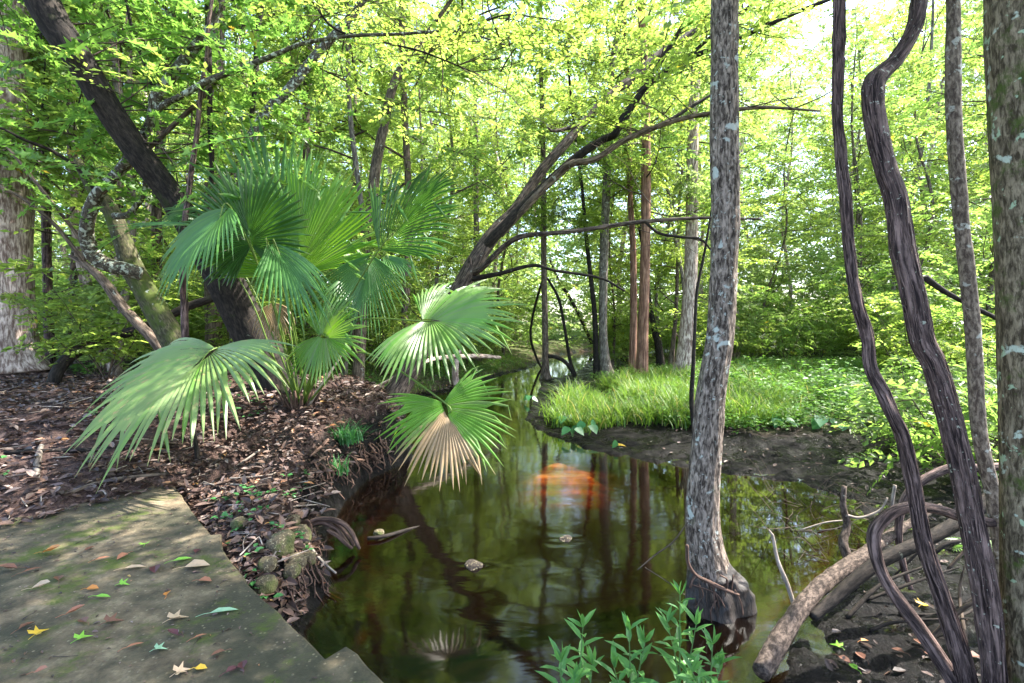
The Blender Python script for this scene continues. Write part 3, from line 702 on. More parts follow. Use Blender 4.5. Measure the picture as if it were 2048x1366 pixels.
# sprays crossing the upper corner
n = 330; px = rng.uniform(-150, 640, n); py = rng.uniform(-140, 400, n); kp = (py < 430-.28*px) & (rng.random(n) < .8)
# the dark trunk stays in plain sight
Yv = rng.uniform(4.6, 8.2, n); off = np.abs((px-66)-.70*(py+30)); kp &= (off > 75) | (Yv > 6.6)
A = np.stack([P(a, b, c) for a, b, c in zip(px[kp], py[kp], Yv[kp])])
twigs(g, A, rand_dir(len(A)), .35+.35*rng.random(len(A)), 10, .09, 1, 'star', 0, 1, .3, rng.random(len(A)))
local(g, base).build('crown', [M['leaf_star'], M['twig']], root)

# mossy trunk at a steep lean with the lichen-mottled crooked limb
g = Geo(); Yb = 7.2; lim = []
tr = [(372, 730, 52), (350, 686, 46), (312, 620, 42), (290, 580, 40), (266, 538, 38), (242, 472, 32), (226, 430, 30), (205, 400, 28), (186, 376, 24), (168, 345, 19), (155, 320, 13)]
base = P(372, 730, Yb); base[2] = tz(base[0], Yb)-.05
px_tube(g, tr, Yb, segs=36, step=.025, ridge=.004, lump=.08, seed=17)
root = tree_root('tree', base, 'mossy leaning trunk with a snapped top and one crooked lichen mottled limb')
local(g, base).build('trunk', M['bark_green'], root)
branch([(284, 548, 26, 7.1), (255, 540, 27, 7.0), (215, 530, 28, 6.9), (187, 510, 28, 6.8), (175, 480, 26, 6.7), (174, 450, 24, 6.6), (184, 412, 24, 6.5), (203, 378, 22, 6.4), (235, 345, 19, 6.3), (275, 290, 18, 6.2), (298, 250, 17, 6.1), (306, 222, 18, 6.0), (312, 195, 22, 6.), (330, 170, 22, 6.), (370, 118, 20, 6.), (402, 80, 18, 6.), (430, 40, 14, 6.), (447, -20, 12, 6.), (470, -120, 9, 6.)],
       M['bark_lichen'], segs=28, step=.02, ridge=.002, lump=.10, seed=3)
branch([(308, 225, 13, 6.), (335, 205, 12, 5.9), (365, 190, 11, 5.8), (420, 160, 12, 5.8), (512, 125, 11, 5.8), (560, 105, 9, 5.8), (610, 86, 8, 5.8), (700, 72, 7, 5.8), (800, 68, 6, 5.8), (900, 62, 5, 5.8), (950, 70, 4, 5.8), (1010, 90, 3, 5.8)], M['bark_lichen'], segs=14, step=.03, lump=.1)
branch([(930, 66, 4, 5.8), (965, 45, 4, 5.8), (1010, 30, 3, 5.8), (1060, 33, 3, 5.8), (1120, 42, 2, 5.8)], M['bark_dark'], segs=6, step=.05)
branch([(700, 72, 5, 5.8), (660, 50, 5, 5.8), (630, 10, 5, 5.8), (600, -40, 4, 5.8)], M['bark_dark'], segs=6, step=.05)
branch([(768, 85, 4, 5.8), (840, 102, 4, 5.7), (900, 125, 3, 5.7), (960, 150, 2, 5.7)], M['bark_dark'], segs=6, step=.05)
branch([(205, 386, 9, 6.4), (260, 330, 9, 6.3), (310, 285, 9, 6.2), (360, 238, 9, 6.1), (402, 200, 9, 6.), (420, 172, 8, 6.), (470, 140, 7, 6.)], M['bark_mid'], segs=10, step=.03)
branch([(230, 432, 14, 7.), (255, 430, 12, 6.8), (272, 412, 11, 6.7), (290, 380, 10, 6.6), (288, 310, 9, 6.5), (280, 265, 8, 6.4)], M['bark_lichen'], segs=10, step=.03)
branch([(200, 400, 11, 7.), (170, 350, 9, 6.8), (110, 305, 7, 6.6), (50, 280, 6, 6.4), (0, 255, 5, 6.3), (-80, 225, 4, 6.2)], M['bark_dark'], segs=10, step=.03)
branch([(326, 115, 0.1, 6.), (300, 165, 5, 6.), (312, 178, 7, 6.), (290, 130, 6, 6.), (265, 60, 6, 6.), (250, -10, 5, 6.)][1:], M['bark_dark'], segs=8, step=.03)
for k in range(26):
    q = lim[k % 5]; q = q[rng.integers(len(q)//4, len(q))]; gg = Geo(); lp = limb_path(q[:3], rng.normal(0, 1, 3)*np.array([1, .6, .9]), .9+1.6*rng.random(), .004+.006*rng.random(), 8, .1, .28)
    tube(gg, lp, 5, .06, lump=.1, seed=k); tube(gg, limb_path(lp[3, :3], rng.normal(0, 1, 3), .6, .003, 5, .1, .3), 4, .06); local(gg, base).build('branch', M['twig' if k % 3 else 'bark_mid'], root)
g = Geo(); O = []
for lp in lim[:2]+lim[3:5]:
    for s_ in range(9):
        q = lp[rng.integers(len(lp)//2, len(lp))]; l2 = limb_path(q[:3], rng.normal(0, 1, 3)*np.array([1, 1, .3])+np.array([.1, .3, .1]), .9+.7*rng.random(), .008, 4)
        tube(g, l2, 4, .2, mat=1); O.append(l2)
crown_on(g, O, 9, .45, 10, .085)
local(g, base).build('crown', [M['leaf_a'], M['twig']], root)

# slim brown trunk beside it
g = Geo(); lim = []; Yb = 7.6
tr = [(352, 760, 20), (325, 705, 20), (300, 672, 19), (260, 630, 19), (232, 596, 19), (212, 568, 17), (190, 545, 15), (165, 525, 12), (140, 512, 8)]
base = P(352, 760, Yb)
px_tube(g, tr, Yb, segs=20, step=.03, lump=.1, seed=19)
root = tree_root('sapling', base, 'slim brown trunk bending low beside the mossy leaning one')
local(g, base).build('trunk', M['bark_mid'], root)
branch([(168, 524, 9, 7.6), (150, 500, 8, 7.5), (110, 450, 7, 7.4), (50, 400, 6, 7.3), (0, 372, 5, 7.2), (-60, 340, 4, 7.2)], M['bark_mid'], segs=8, step=.04)
branch([(172, 520, 8, 7.6), (160, 480, 7, 7.5), (120, 425, 6, 7.4), (60, 350, 6, 7.3), (10, 290, 5, 7.2), (-50, 240, 4, 7.2)], M['bark_mid'], segs=8, step=.04)

# vines hanging on the left
px_thing('vine', [(372, 800, 13, 6.4), (374, 690, 13, 6.3), (368, 600, 13, 6.2), (365, 540, 12, 6.), (370, 440, 11, 5.9), (378, 380, 10, 5.9), (392, 270, 9, 5.9), (403, 170, 8, 5.9), (415, 90, 7, 5.9), (430, -60, 6, 5.9)], 0, M['bark_vine'], 'thin dark vine climbing past the palm from the leaf litter', 'vine', segs=14, ridge=.002, rf=6, lump=.1, wob=.05)
px_thing('vine', [(424, 370, 8, 6.2), (424, 300, 9, 6.1), (421, 180, 9, 6.), (416, 60, 10, 6.), (414, -60, 10, 6.)], 0, M['bark_dark'], 'straight dark vine hanging above the drooping teal frond', 'vine', segs=12, lump=.1, wob=.05)
px_thing('vine', [(500, 250, 6, 6.5), (508, 200, 9, 6.5), (515, 130, 10, 6.5), (514, 60, 9, 6.5), (528, 0, 8, 6.5), (535, -60, 8, 6.5)], 0, M['bark_dark'], 'short dark vine hanging where the grey leaning trunk crosses', 'vine', segs=12, lump=.1, wob=.05)
px_thing('fallen_branch', [(108, 765, 24, 7.6), (114, 745, 22, 7.6), (130, 722, 22, 7.7), (155, 702, 22, 7.8), (200, 682, 20, 8.), (260, 664, 19, 8.), (305, 648, 18, 8.), (340, 630, 17, 8.), (390, 608, 17, 8.1), (450, 590, 12, 8.2)], 0, M['bark_dark'], 'dark smooth bough arching from the leaf litter behind the palm', 'branch', segs=16, lump=.08)
# ------------------------------------------------------------------ the fan palm
def frond(parent, base, hub, tip, n, spread, nseg, droop, dry=0., split=.5, rise=.35, tone=.55, name='frond', costa=.22, cup=.12, pw=.011, label=None, llab=None):
    hub = P(*hub); tip = P(*tip); u = tip-hub; L = np.linalg.norm(u); u = u/L; n = np.asarray(n, float); n = nrmz(n-u*n.dot(u)); v = np.cross(n, u)
    sp = R(spread); g = Geo(); ts = np.array([.03, .12, .22, .34, .46, .58, .70, .82, .92, 1.0]); K = len(ts)
    da = 2*sp/nseg
    for i in range(nseg):
        a = -sp+(i+.5)*da+rng.normal(0, da*.04); fa = abs(a)/max(sp, .01)
        l = L*(1-.36*fa**2); lt = 1+rng.normal(0, .12); spl = split*(1+rng.normal(0, .08))
        o = hub+u*costa*L*max(0, 1-fa*1.25)**1.2
        ll_ = l-costa*L*max(0, 1-fa*1.25)**1.2*.8
        tw = rng.normal(0, .10); bend = droop; bj = .6+.9*rng.random()
        d0 = math.cos(a)*u+math.sin(a)*v
        pts = []
        c = o.copy(); dd = nrmz(d0+n*cup*(1-ts[0])*2); prev = 0
        brk = rng.uniform(.5, .85) if rng.random() < .22 else 9; bdir = rng.normal(0, .5, 3)-np.array([0, 0, .9])
        for t in ts:
            if t > brk: dd = nrmz(dd+bdir*.8); brk = 9
            st = (t-prev)*ll_*(lt if t > spl else 1); prev = t
            dirv = nrmz(dd-np.array([0, 0, 1.])*bend*(bj if t > spl+.1 else 1)*t**1.5*2.2-n*cup*2.*t)
            c = c+dirv*st
            pts.append((c, dirv))
        Vs = []; lc = []; bk = []
        dz = dry(math.degrees(a)) if callable(dry) else dry
        rv = float(np.clip(tone+rng.normal(0, .07), 0, 1))
        for (c, dv), t in zip(pts, ts):
            side = nrmz(np.cross(n, dv)); nn = nrmz(np.cross(dv, side))
            wj = 2*math.sin(da/2)*t*ll_*.5*1.06+.003
            if t > spl:
                k = (t-spl)/(1-spl); w = (2*math.sin(da/2)*spl*ll_*.5*1.06+.003)*(1-k**1.6)*(1+.10*k)+.0008
                sh = nrmz(side+nn*tw*2*k)
            else: w = wj; sh = side
            fo = w*(.85 if t <= spl else .8)
            s2 = math.cos(.0)
            Vs += [c-sh*w*.94-nn*0, c+nn*fo, c+sh*w*.94]
            lc += [(rv, t, dz)]*3; bk += [(-w+i*.37, i*.13, t*l), (i*.37, i*.13, t*l), (w+i*.37, i*.13, t*l)]
        q = []
        for k in range(K-1):
            b = k*3; q += [(b, b+1, b+4, b+3), (b+1, b+2, b+5, b+4)]
        g.add(np.array(Vs), [np.array(q)], 0, bk=np.array(bk), lc=np.array(lc))
    o_ = local(g, base).build(name, M['frond'], parent, smooth=False)
    if label: o_['label'] = label
    # leaf stalk running into the blade
    b0 = base+np.array([rng.normal(0, .05), rng.normal(0, .04), .02]); mid = (b0+hub)/2; dist = np.linalg.norm(hub-b0)
    mid = mid+np.array([0, 0, rise*dist*.5])
    e1 = hub-u*.02; e2 = hub+u*costa*L*.8-n*.004
    g = Geo(); tube(g, [np.r_[b0, pw*1.5], np.r_[(b0+mid)/2+np.array([0, 0, .06*dist*rise]), pw*1.1], np.r_[mid, pw*.9], np.r_[e1, pw*.75], np.r_[e2, pw*.2]], 8, .03)
    local(g, base).build('petiole', M['petiole'], o_)
    return o_
pb = P(598, 812, 6.1)
palm = empty('fan_palm', pb, 'trunkless fan palm with big pleated fronds on the leaf covered bank', 'palm')
Z0 = np.zeros(3)
fr = lambda *a, **k: frond(palm, pb, *a, **k)
fr((432, 698, 4.8), (170, 925, 3.75), (-.2, -.60, .80), 110, 54, .26, .27, .56, .45, label='lowest frond, spotted with rust brown flecks', tone=0.95)
fr((458, 416, 5.2), (318, 585, 4.75), (-.35, -.7, .55), 76, 34, .32, .0, .48, .25, tone=0.50)
fr((503, 490, 5.5), (478, 338, 5.45), (.1, -1, -.05), 150, 54, .08, 0., .62, .2, tone=0.06)
fr((604, 548, 5.9), (580, 312, 6.0), (.05, -1, .12), 86, 62, .04, 0., .68, .1, cup=.05, tone=0.72)
fr((560, 520, 6.3), (520, 245, 6.5), (.6, -.7, .2), 48, 24, .03, 0., .5, .1, tone=0.45)
fr((758, 500, 5.4), (895, 350, 5.3), (-.25, -.95, .15), 56, 38, .18, 0., .68, .12, costa=.42, tone=0.14)
fr((742, 510, 5.75), (700, 690, 5.5), (-.2, -.9, .3), 66, 42, .12, 0., .34, .22, tone=0.38)
fr((766, 514, 5.85), (838, 548, 5.6), (0, -.5, .8), 45, 18, .45, 0., .40, .2, tone=0.35)
fr((640, 672, 5.5), (735, 695, 5.2), (.05, -1, .25), 150, 50, .14, 0., .46, .15, tone=0.80)
fr((846, 642, 5.0), (1030, 648, 4.6), (-.1, -.62, .72), 128, 54, .18, 0., .56, .45, tone=0.80)
fr((887, 806, 4.35), (940, 965, 3.95), (.1, -.9, .42), 128, 52, .14, lambda a: float(np.clip(1.15-((a+20)/42)**2*.62+rng.normal(0, .13), .15, 1)), .48, .42, label='half dead frond, brown in the middle and hanging over the water', tone=0.74)
fr((548, 486, 5.4), (632, 650, 5.0), (.5, -.6, .6), 44, 22, .32, 0., .42, .2, tone=0.42)
fr((535, 486, 5.3), (548, 610, 5.1), (.2, -.8, .5), 20, 8, .3, 0., .4, .2, tone=0.40)
fr((400, 452, 5.9), (222, 458, 5.5), (0, -.35, 1), 32, 14, .10, 0., .2, .25, tone=0.30)
fr((392, 424, 6.1), (318, 446, 5.85), (0, -.9, .3), 85, 28, .3, 0., .5, .25, tone=0.34)
fr((492, 420, 6.3), (418, 322, 6.4), (.2, -.8, .3), 34, 14, .05, 0., .35, .2, tone=0.30)
fr((548, 606, 6.2), (556, 690, 6.15), (.1, -.9, .3), 75, 24, .5, 1., .35, .15, label='withered brown frond hanging among the stalks', tone=0.50)
fr((680, 560, 6.2), (735, 600, 6.0), (.1, -.8, .5), 100, 36, .35, 0., .4, .2, tone=0.45)
# fibrous leaf bases
g = Geo()
for k in range(16):
    a = k*2.4; r = .05+.07*rng.random(); b = pb+np.array([math.cos(a)*r, math.sin(a)*r*.7, -.12]); e = b+np.array([math.cos(a)*.16, math.sin(a)*.12, .22+.2*rng.random()])
    tube(g, [np.r_[b, .032], np.r_[(b+e)/2, .026], np.r_[e, .012]], 8, .03, ridge=.003, seed=k)
local(g, pb).build('leaf_bases', M['root'], palm)

# ------------------------------------------------------------------ creek-side trees whose trunks can be told apart
def crown_mesh(H, r0, r1, nlimb, ntw, nl, ll, seed, low=.0, kind='oval', droop=.2):
    """crown of a tree about the axis, from z=low up to H; made once and shared by copies"""
    global rng
    keep = rng; rng = np.random.default_rng(seed); g = Geo(); lim = []
    for k in range(nlimb):
        h = low+(H-low)*((k+.5)/nlimb)**1.1; rr = r0+(r1-r0)*math.sin(math.pi*min(1, .15+.85*k/nlimb))**.8; a = k*2.4+rng.normal(0, .3)
        lp = limb_path((0, 0, h-.35*rr), (math.cos(a), math.sin(a), .35+rng.normal(0, .4)), rr*(.6+.7*rng.random()), .009+.007*rr, 5, .15, .26); lim.append(lp)
        tube(g, lp, 5, .3, mat=1, seed=k)
        for s_ in range(3):
            q = lp[2+s_]; l2 = limb_path(q[:3], nrmz(lp[-1, :3]-lp[0, :3])+rng.normal(0, .7, 3)*np.array([1, 1, .9]), rr*.5, .006+.003*rr, 4, .0, .15); lim.append(l2)
            tube(g, l2, 4, .3, mat=1)
    per = max(1, ntw//len(lim))
    crown_on(g, lim, per, .62, nl, ll, kind, .5, droop, .5, .0035)
    rng = keep
    return g
CR = []
for k, (H, r0, r1, nlm, ntw, nl, ll) in enumerate([(13, 1.2, 2.6, 22, 1100, 12, .12), (16, 1.4, 3.0, 24, 1150, 12, .13), (11, 1., 2.2, 18, 950, 12, .11), (18, 1.6, 3.2, 26, 1250, 11, .15)]):
    o = crown_mesh(H, r0, r1, nlm, ntw, nl, ll, 100+k, 1.2).build('crown', [M[['leaf_a', 'leaf_b', 'leaf_a', 'leaf_far'][k]], M['twig']]); CR.append(o)
used = set()
def put_crown(root, k, loc, rz, sc):
    o = CR[k]
    if k in used: o = o.copy(); COL.objects.link(o)
    used.add(k)
    o.parent = root; o.location = [float(v) for v in loc]; o.rotation_euler = (0, 0, rz); o.scale = (sc[0], sc[0], sc[1])
    return o
def mid_tree(pts, m, label, k, crown_z=2.6, sc=(1, 1), top=17, segs=20, ridge=.006, Y=None, group=None, name='tree', crown=True, flare=.35, lump=.07, seed=1):
    b = hit(pts[0][0], pts[0][1]) if Y is None else np.array([P(pts[0][0], pts[0][1], Y)[0], Y, 0])
    Yv = b[1]; b[2] = tz(b[0], b[1])-.05
    rows = []
    for j, p in enumerate(pts):
        c = P(p[0], p[1], Yv); rows.append([c[0], Yv, c[2] if j else b[2], p[2]/2/F*Yv])
    rows = np.array(rows); d = nrmz(rows[-1, :3]-rows[-2, :3])
    if crown and rows[-1, 2] < top:
        n_ = int((top-rows[-1, 2])/2.)+1
        for q in range(1, n_+1):
            rows = np.vstack([rows, np.r_[rows[-1, :3]+d*(top-rows[-1, 2])/max(1, n_-q+1)+rng.normal(0, .08, 3)*[1, 1, 0], rows[-1, 3]*.86]])
    def fl(S, th): return 1+flare*np.exp(-S/.28)*(1+.35*np.sin(th*4+seed))
    g = Geo(); tube(g, rows, segs, .08, ridge=ridge, rf=8, lump=lump, seed=seed, flare=fl if flare else None)
    root = empty(name, b, label, 'tree' if name == 'tree' else name.replace('_', ' '), group)
    local(g, b).build('trunk', M[m], root)
    if crown:
        i = np.argmin(np.abs(rows[:, 2]-(b[2]+crown_z+4))); c = rows[i]
        put_crown(root, k % 4, (c[0]-b[0], 0, crown_z), rng.random()*6.28, sc)
    return root
mid_tree([(1091, 757, 18), (1091, 730, 13), (1090, 640, 12), (1088, 550, 11), (1087, 400, 11), (1085, 250, 10), (1082, 150, 8)], 'bark_mid', 'straight brown trunk standing at the water with looping vines at its foot', 2, 4.5, (.8, .9), 14, flare=.5)
mid_tree([(1213, 757, 26), (1208, 700, 18), (1206, 640, 16), (1208, 500, 17), (1213, 380, 16), (1220, 230, 13)], 'bark_grey', 'dark grey trunk with a pale lichen foot, right of the straight one over the water'.replace(', right of', ' beside'), 0, 5, (1, 1), 15, flare=.6, seed=3)
mid_tree([(1193, 757, 13), (1190, 640, 10), (1182, 560, 9), (1172, 470, 7)], 'bark_dark', 'thin dark stem rising close beside the grey trunk with the pale foot', 2, 4, (.7, .8), 11, seed=4, flare=.2)
mid_tree([(1282, 762, 26), (1285, 700, 22), (1288, 600, 20), (1291, 480, 18), (1292, 330, 18), (1290, 150, 15)], 'bark_red', 'reddish brown trunk, thicker of a close pair above the grass', 1, 4.5, (1, 1), 17, flare=.25, seed=5)
mid_tree([(1264, 757, 16), (1267, 650, 14), (1266, 500, 12), (1260, 380, 10), (1258, 240, 9)], 'bark_red', 'slimmer reddish trunk just behind the thicker one of the pair', 2, 5, (.8, .9), 14, seed=6, flare=.25)
mid_tree([(1367, 755, 46), (1372, 700, 34), (1379, 600, 27), (1383, 480, 24), (1384, 420, 23), (1386, 250, 21)], 'bark_pale', 'sunlit pinkish trunk with a wide base next to the furrowed grey trunk', 3, 6.5, (.9, .8), 17, flare=.35, seed=7)
mid_tree([(1322, 742, 18), (1318, 700, 14), (1308, 655, 12), (1298, 600, 9)], 'bark_dark', 'short dark trunk tilting behind the reddish pair', 2, 3.2, (.5, .6), 9, seed=8, flare=.3)
mid_tree([(1340, 742, 12), (1346, 690, 9), (1352, 620, 7), (1356, 500, 6)], 'bark_mid', 'pole thin pale stem by the wide based pinkish trunk', 2, 3.2, (.6, .7), 9, seed=9, flare=.2)
mid_tree([(715, 620, 24), (728, 500, 23), (742, 420, 21), (752, 330, 20), (770, 240, 18), (782, 185, 16), (800, 140, 15), (822, 110, 8)], 'bark_mid', 'grey brown trunk bending to one side above the tallest frond', 0, 7, (1, .9), 17, Y=11.5, flare=0, seed=10)
mid_tree([(470, 560, 24), (482, 350, 23), (497, 290, 22), (520, 245, 20), (550, 205, 18), (577, 180, 18), (632, 110, 16), (680, 58, 15), (727, 0, 13), (790, -90, 11)], 'bark_lichen', 'pale grey trunk leaning over from behind the palm toward the upper middle', 1, 6, (.9, .8), 16, Y=9.2, flare=0, seed=11)
mid_tree([(620, 640, 17), (616, 400, 15), (613, 280, 14), (613, 180, 13), (620, 60, 11), (624, -40, 10)], 'bark_mid', 'slim upright trunk showing above the palm crown', 0, 5, (.9, .9), 16, Y=12.5, flare=0, seed=12)
mid_tree([(428, 640, 30), (424, 420, 27), (428, 330, 27), (434, 200, 25), (436, 60, 24), (438, -60, 22)], 'bark_mid', 'upright brown trunk behind the crossing of the slanting trunks', 1, 6, (1, 1), 17, Y=10., flare=0, seed=13)
mid_tree([(22, 742, 104), (18, 700, 88), (16, 620, 78), (12, 500, 74), (8, 300, 70), (14, 100, 66), (20, -60, 60)], 'bark_pale', 'huge pale pinkish trunk in full sun', 3, 9, (1.2, .9), 20, segs=32, ridge=.02, flare=.3, seed=14)
mid_tree([(212, 735, 22), (208, 690, 20), (180, 600, 19), (155, 470, 18), (145, 300, 16), (140, 120, 15)], 'bark_pale', 'lean pinkish trunk in sun behind the lichen mottled limb', 2, 6, (1, 1), 14, flare=.3, seed=15)
mid_tree([(228, 742, 17), (222, 690, 14), (228, 640, 13), (232, 500, 12), (240, 380, 11)], 'bark_pale', 'thin pinkish trunk between mossy leaning trunk and sunlit lean one', 2, 6, (.8, .9), 13, flare=.3, seed=16)
mid_tree([(100, 700, 16), (95, 560, 15), (92, 420, 15), (88, 250, 14), (80, 100, 12)], 'bark_vine', 'dark purple brown stem hung with vines near the huge pale trunk', 2, 5, (.9, .9), 13, Y=11., seed=17, flare=.2)
mid_tree([(72, 705, 8), (62, 520, 7), (66, 400, 7), (60, 250, 7), (64, 120, 6)], 'bark_pale', 'wiry pinkish stem against the huge pale trunk', 2, 5, (.7, .8), 11, Y=10.2, seed=18, flare=.1, lump=.2)
mid_tree([(955, 640, 13), (953, 480, 11), (952, 300, 10), (950, 180, 8)], 'bark_grey', 'thin grey trunk seen through the gap over the far water', 0, 6, (1, 1), 17, Y=20., seed=19, flare=0)
mid_tree([(1470, 720, 16), (1470, 600, 13), (1466, 450, 12), (1462, 300, 11)], 'bark_pale', 'pale trunk half hidden behind the furrowed grey one', 1, 6, (1, 1), 16, seed=20)
# arched vines and stems by the straight trunk
def far_stem(pts, m, label, cat='vine', name='vine', segs=10):
    b = hit(pts[0][0], pts[0][1]); px_thing(name, [(p[0], p[1], p[2]) for p in pts], b[1], M[m], label, cat, segs=segs, step=.06, lump=.1)
far_stem([(1085, 737, 5), (1075, 720, 5), (1062, 680, 5), (1064, 640, 5), (1076, 590, 5), (1087, 555, 5)], 'bark_dark', 'vine bowed out beside the straight trunk at the water')
far_stem([(1150, 753, 9), (1140, 720, 7), (1130, 660, 6), (1118, 600, 6), (1100, 565, 5), (1093, 555, 4)], 'bark_dark', 'dark stem sloping from the bank to the straight trunk')
far_stem([(1186, 690, 8), (1165, 645, 7), (1145, 605, 7), (1117, 560, 6), (1100, 520, 5)], 'bark_dark', 'slanting stem over the far bend of the creek', 'stem', 'leaning_stem')
px_thing('fallen_branch', [(1096, 712, 8), (1110, 714, 8), (1128, 722, 8), (1142, 738, 8), (1148, 752, 7)], 16.3, M['bark_dark'], 'arched dark branch standing in the water by the straight trunk', 'branch', segs=10, step=.06)
px_thing('sapling', [(1388, 868, 8), (1383, 800, 9), (1386, 740, 8), (1390, 650, 6), (1394, 580, 6), (1408, 510, 5), (1420, 440, 4), (1428, 380, 3)], 7.6, M['bark_dark'], 'whip thin dark stem standing in front of the bank close to the grey trunk', 'sapling', segs=10, step=.05, lump=.1)

# ------------------------------------------------------------------ the wood behind
def in_clear(x, y):
    if sdist(np.array([x]), np.array([y]))[0][0] < .9: return True
    if 1.0 < x < 9.5 and y < 17 and x < 3+.55*y: return True
    if y < 8 and x > -7: return True
    for (tx, ty), h1, rr in (((4.6, 9.8), 16, 1.5), ((-13, 12.8), 13, 1.4)):   # lanes of sun reaching the clearing and the big trunk
        t = np.clip(((x-tx)*.74+(y-ty)*.20)/(.74**2+.20**2), 0, h1)
        if t > 1 and math.hypot(x-tx-.74*t, y-ty-.20*t) < rr: return True
    return False
spots = []; tries = 0
rs = np.random.default_rng(5)
while len(spots) < 90 and tries < 6000:
    tries += 1
    y = 9+33*rs.random()**.9; x = (rs.random()*2-1)*(y*1.12+2)
    if in_clear(x, y): continue
    if any((x-a)**2+(y-b)**2 < (1.25+.04*y)**2 for a, b in spots): continue
    spots.append((x, y))
DESC = ['slim forest tree with airy yellow green leaves in the wood behind', 'tall forest tree with mid green foliage in the wood behind', 'young forest tree with light foliage in the wood behind', 'tall pale leaved forest tree deep in the wood behind']
TR = []
for k in range(4):
    root = empty('tree', (0, 0, 0), DESC[k], 'tree', ['airy trees of the wood', 'mid green trees of the wood', 'young trees of the wood', 'pale leaved trees of the wood'][k])
    H = [14.5, 17.5, 12.5, 19.5][k]; r = [.07, .09, .055, .12][k]; g = Geo()
    tube(g, [[0, 0, -.2, r*1.5], [.05, 0, .4, r*1.05], [.3*(k-1.4), .12, H*.2, r*.9], [-.25*(k-1), -.1, H*.45, r*.8], [.2, .15, H*.7, r*.55], [0, 0, H, r*.2]], 14, .25, ridge=.006, lump=.08, seed=k+40)
    g.build('trunk', M[['bark_grey', 'bark_mid', 'bark_mid', 'bark_pale'][k]], root)
    c = CR[k].copy(); COL.objects.link(c); c.parent = root; c.location = (0, 0, [.6, 1.6, .3, 1.][k]); c.scale = (1, 1, 1); c.rotation_euler = (0, 0, 0)
    TR.append(root)
firsts = set()
for (x, y) in spots:
    k = 3 if y > 24 and rs.random() < .7 else int(rs.integers(0, 3)); o = TR[k]
    if k in firsts: o = copy_tree(o)
    firsts.add(k)
    s = .85+.35*rs.random()
    o.location = (x, y, tz(x, y)); o.rotation_euler = (R(rs.normal(0, 2.5)), R(rs.normal(0, 2.5)), rs.random()*6.28); o.scale = (s, s, s*(.9+.25*rs.random()))

# understory bushes
BU = []
for k, (H, rr, n, ll, m) in enumerate([(2.3, .9, 150, .10, 'leaf_a'), (3.4, 1.1, 210, .11, 'leaf_b'), (1.3, .8, 110, .085, 'leaf_b'), (2.8, 1.0, 170, .13, 'leaf_far')]):
    root = empty('bush', (0, 0, 0), ['bush with fine yellow green leaves in the understory', 'tall leggy mid green bush in the understory', 'low pale green bush on the forest floor', 'bush with broad pale leaves in the understory'][k], 'bush', ['fine leaved understory bushes', 'leggy understory bushes', 'low forest floor bushes', 'broad leaved understory bushes'][k])
    g = Geo(); st = Geo(); lim = []
    for s_ in range(6):
        a = s_*1.05+rng.normal(0, .2); lp = limb_path((0, 0, -.05), (math.cos(a)*.5, math.sin(a)*.5, 1), H*(.8+.35*rng.random()), .012, 6, .1, .14); lim.append(lp); tube(st, lp, 5, .2, seed=s_)
        for q in range(2, 6):
            l2 = limb_path(lp[q, :3], rand_dir(1, .1)[0], rr*.6, .006, 3, .0, .1); lim.append(l2); tube(st, l2, 4, .2)
    crown_on(g, lim, n//len(lim)+2, .45, 12, ll, 'oval', .5, .25, .35, .003)
    g.build('foliage', [M[m], M['twig']], root); st.build('stems', M['twig'], root); BU.append(root)
firsts = set(); bs = []; tries = 0
while len(bs) < 190 and tries < 9000:
    tries += 1
    y = 7.5+24*rs.random(); x = (rs.random()*2-1)*(y*1.15+1)
    if sdist(np.array([x]), np.array([y]))[0][0] < 1.1 or (y < 9.5 and x > -6.5): continue
    if 0. < x < 14 and y < 19 and x < 2.5+.62*y: continue
    if y < 14 and (x/y*F+1024) < 150: continue
    if any((x-a)**2+(y-b)**2 < (.8+.03*y)**2 for a, b in bs): continue
    bs.append((x, y))
bs += [(5.6, 6.9), (6.4, 5.8), (6.9, 6.9), (7.4, 8.2), (8.4, 8.6), (5.2, 5.6)]
for (x, y) in bs:
    k = int(rs.choice([0, 0, 1, 3])) if (x, y) not in bs[-6:] else 2; o = BU[k]
    if k in firsts: o = copy_tree(o)
    firsts.add(k); s = .7+.6*rs.random()
    o.location = (x, y, tz(x, y)); o.rotation_euler = (0, 0, rs.random()*6.28); o.scale = (s, s, s)

# thin vines hanging among the trees of the near bank
for k in range(16):
    y = 6.8+5*rs.random(); px = rs.uniform(20, 600); t = P(px, -60, y); L = rs.uniform(2., 5.5)
    g = Geo(); n = 6; dr_ = rs.normal(0, .25)
    rows = [np.r_[t+np.array([dr_*q/n+rs.normal(0, .06), rs.normal(0, .05), -L*q/n]), .006+.006*rs.random()*(q < n)] for q in range(n+1)]
    tube(g, rows, 8, .06, lump=.1, seed=k, wob=.10); o = local(g, rows[-1][:3]).build('hanging_vine', M['bark_dark' if k % 2 else 'bark_vine']); o.location = rows[-1][:3]
    tag(o, 'thin dark vine hanging among the trees of the palm bank', 'vine', 'thin vines hanging over the palm bank')

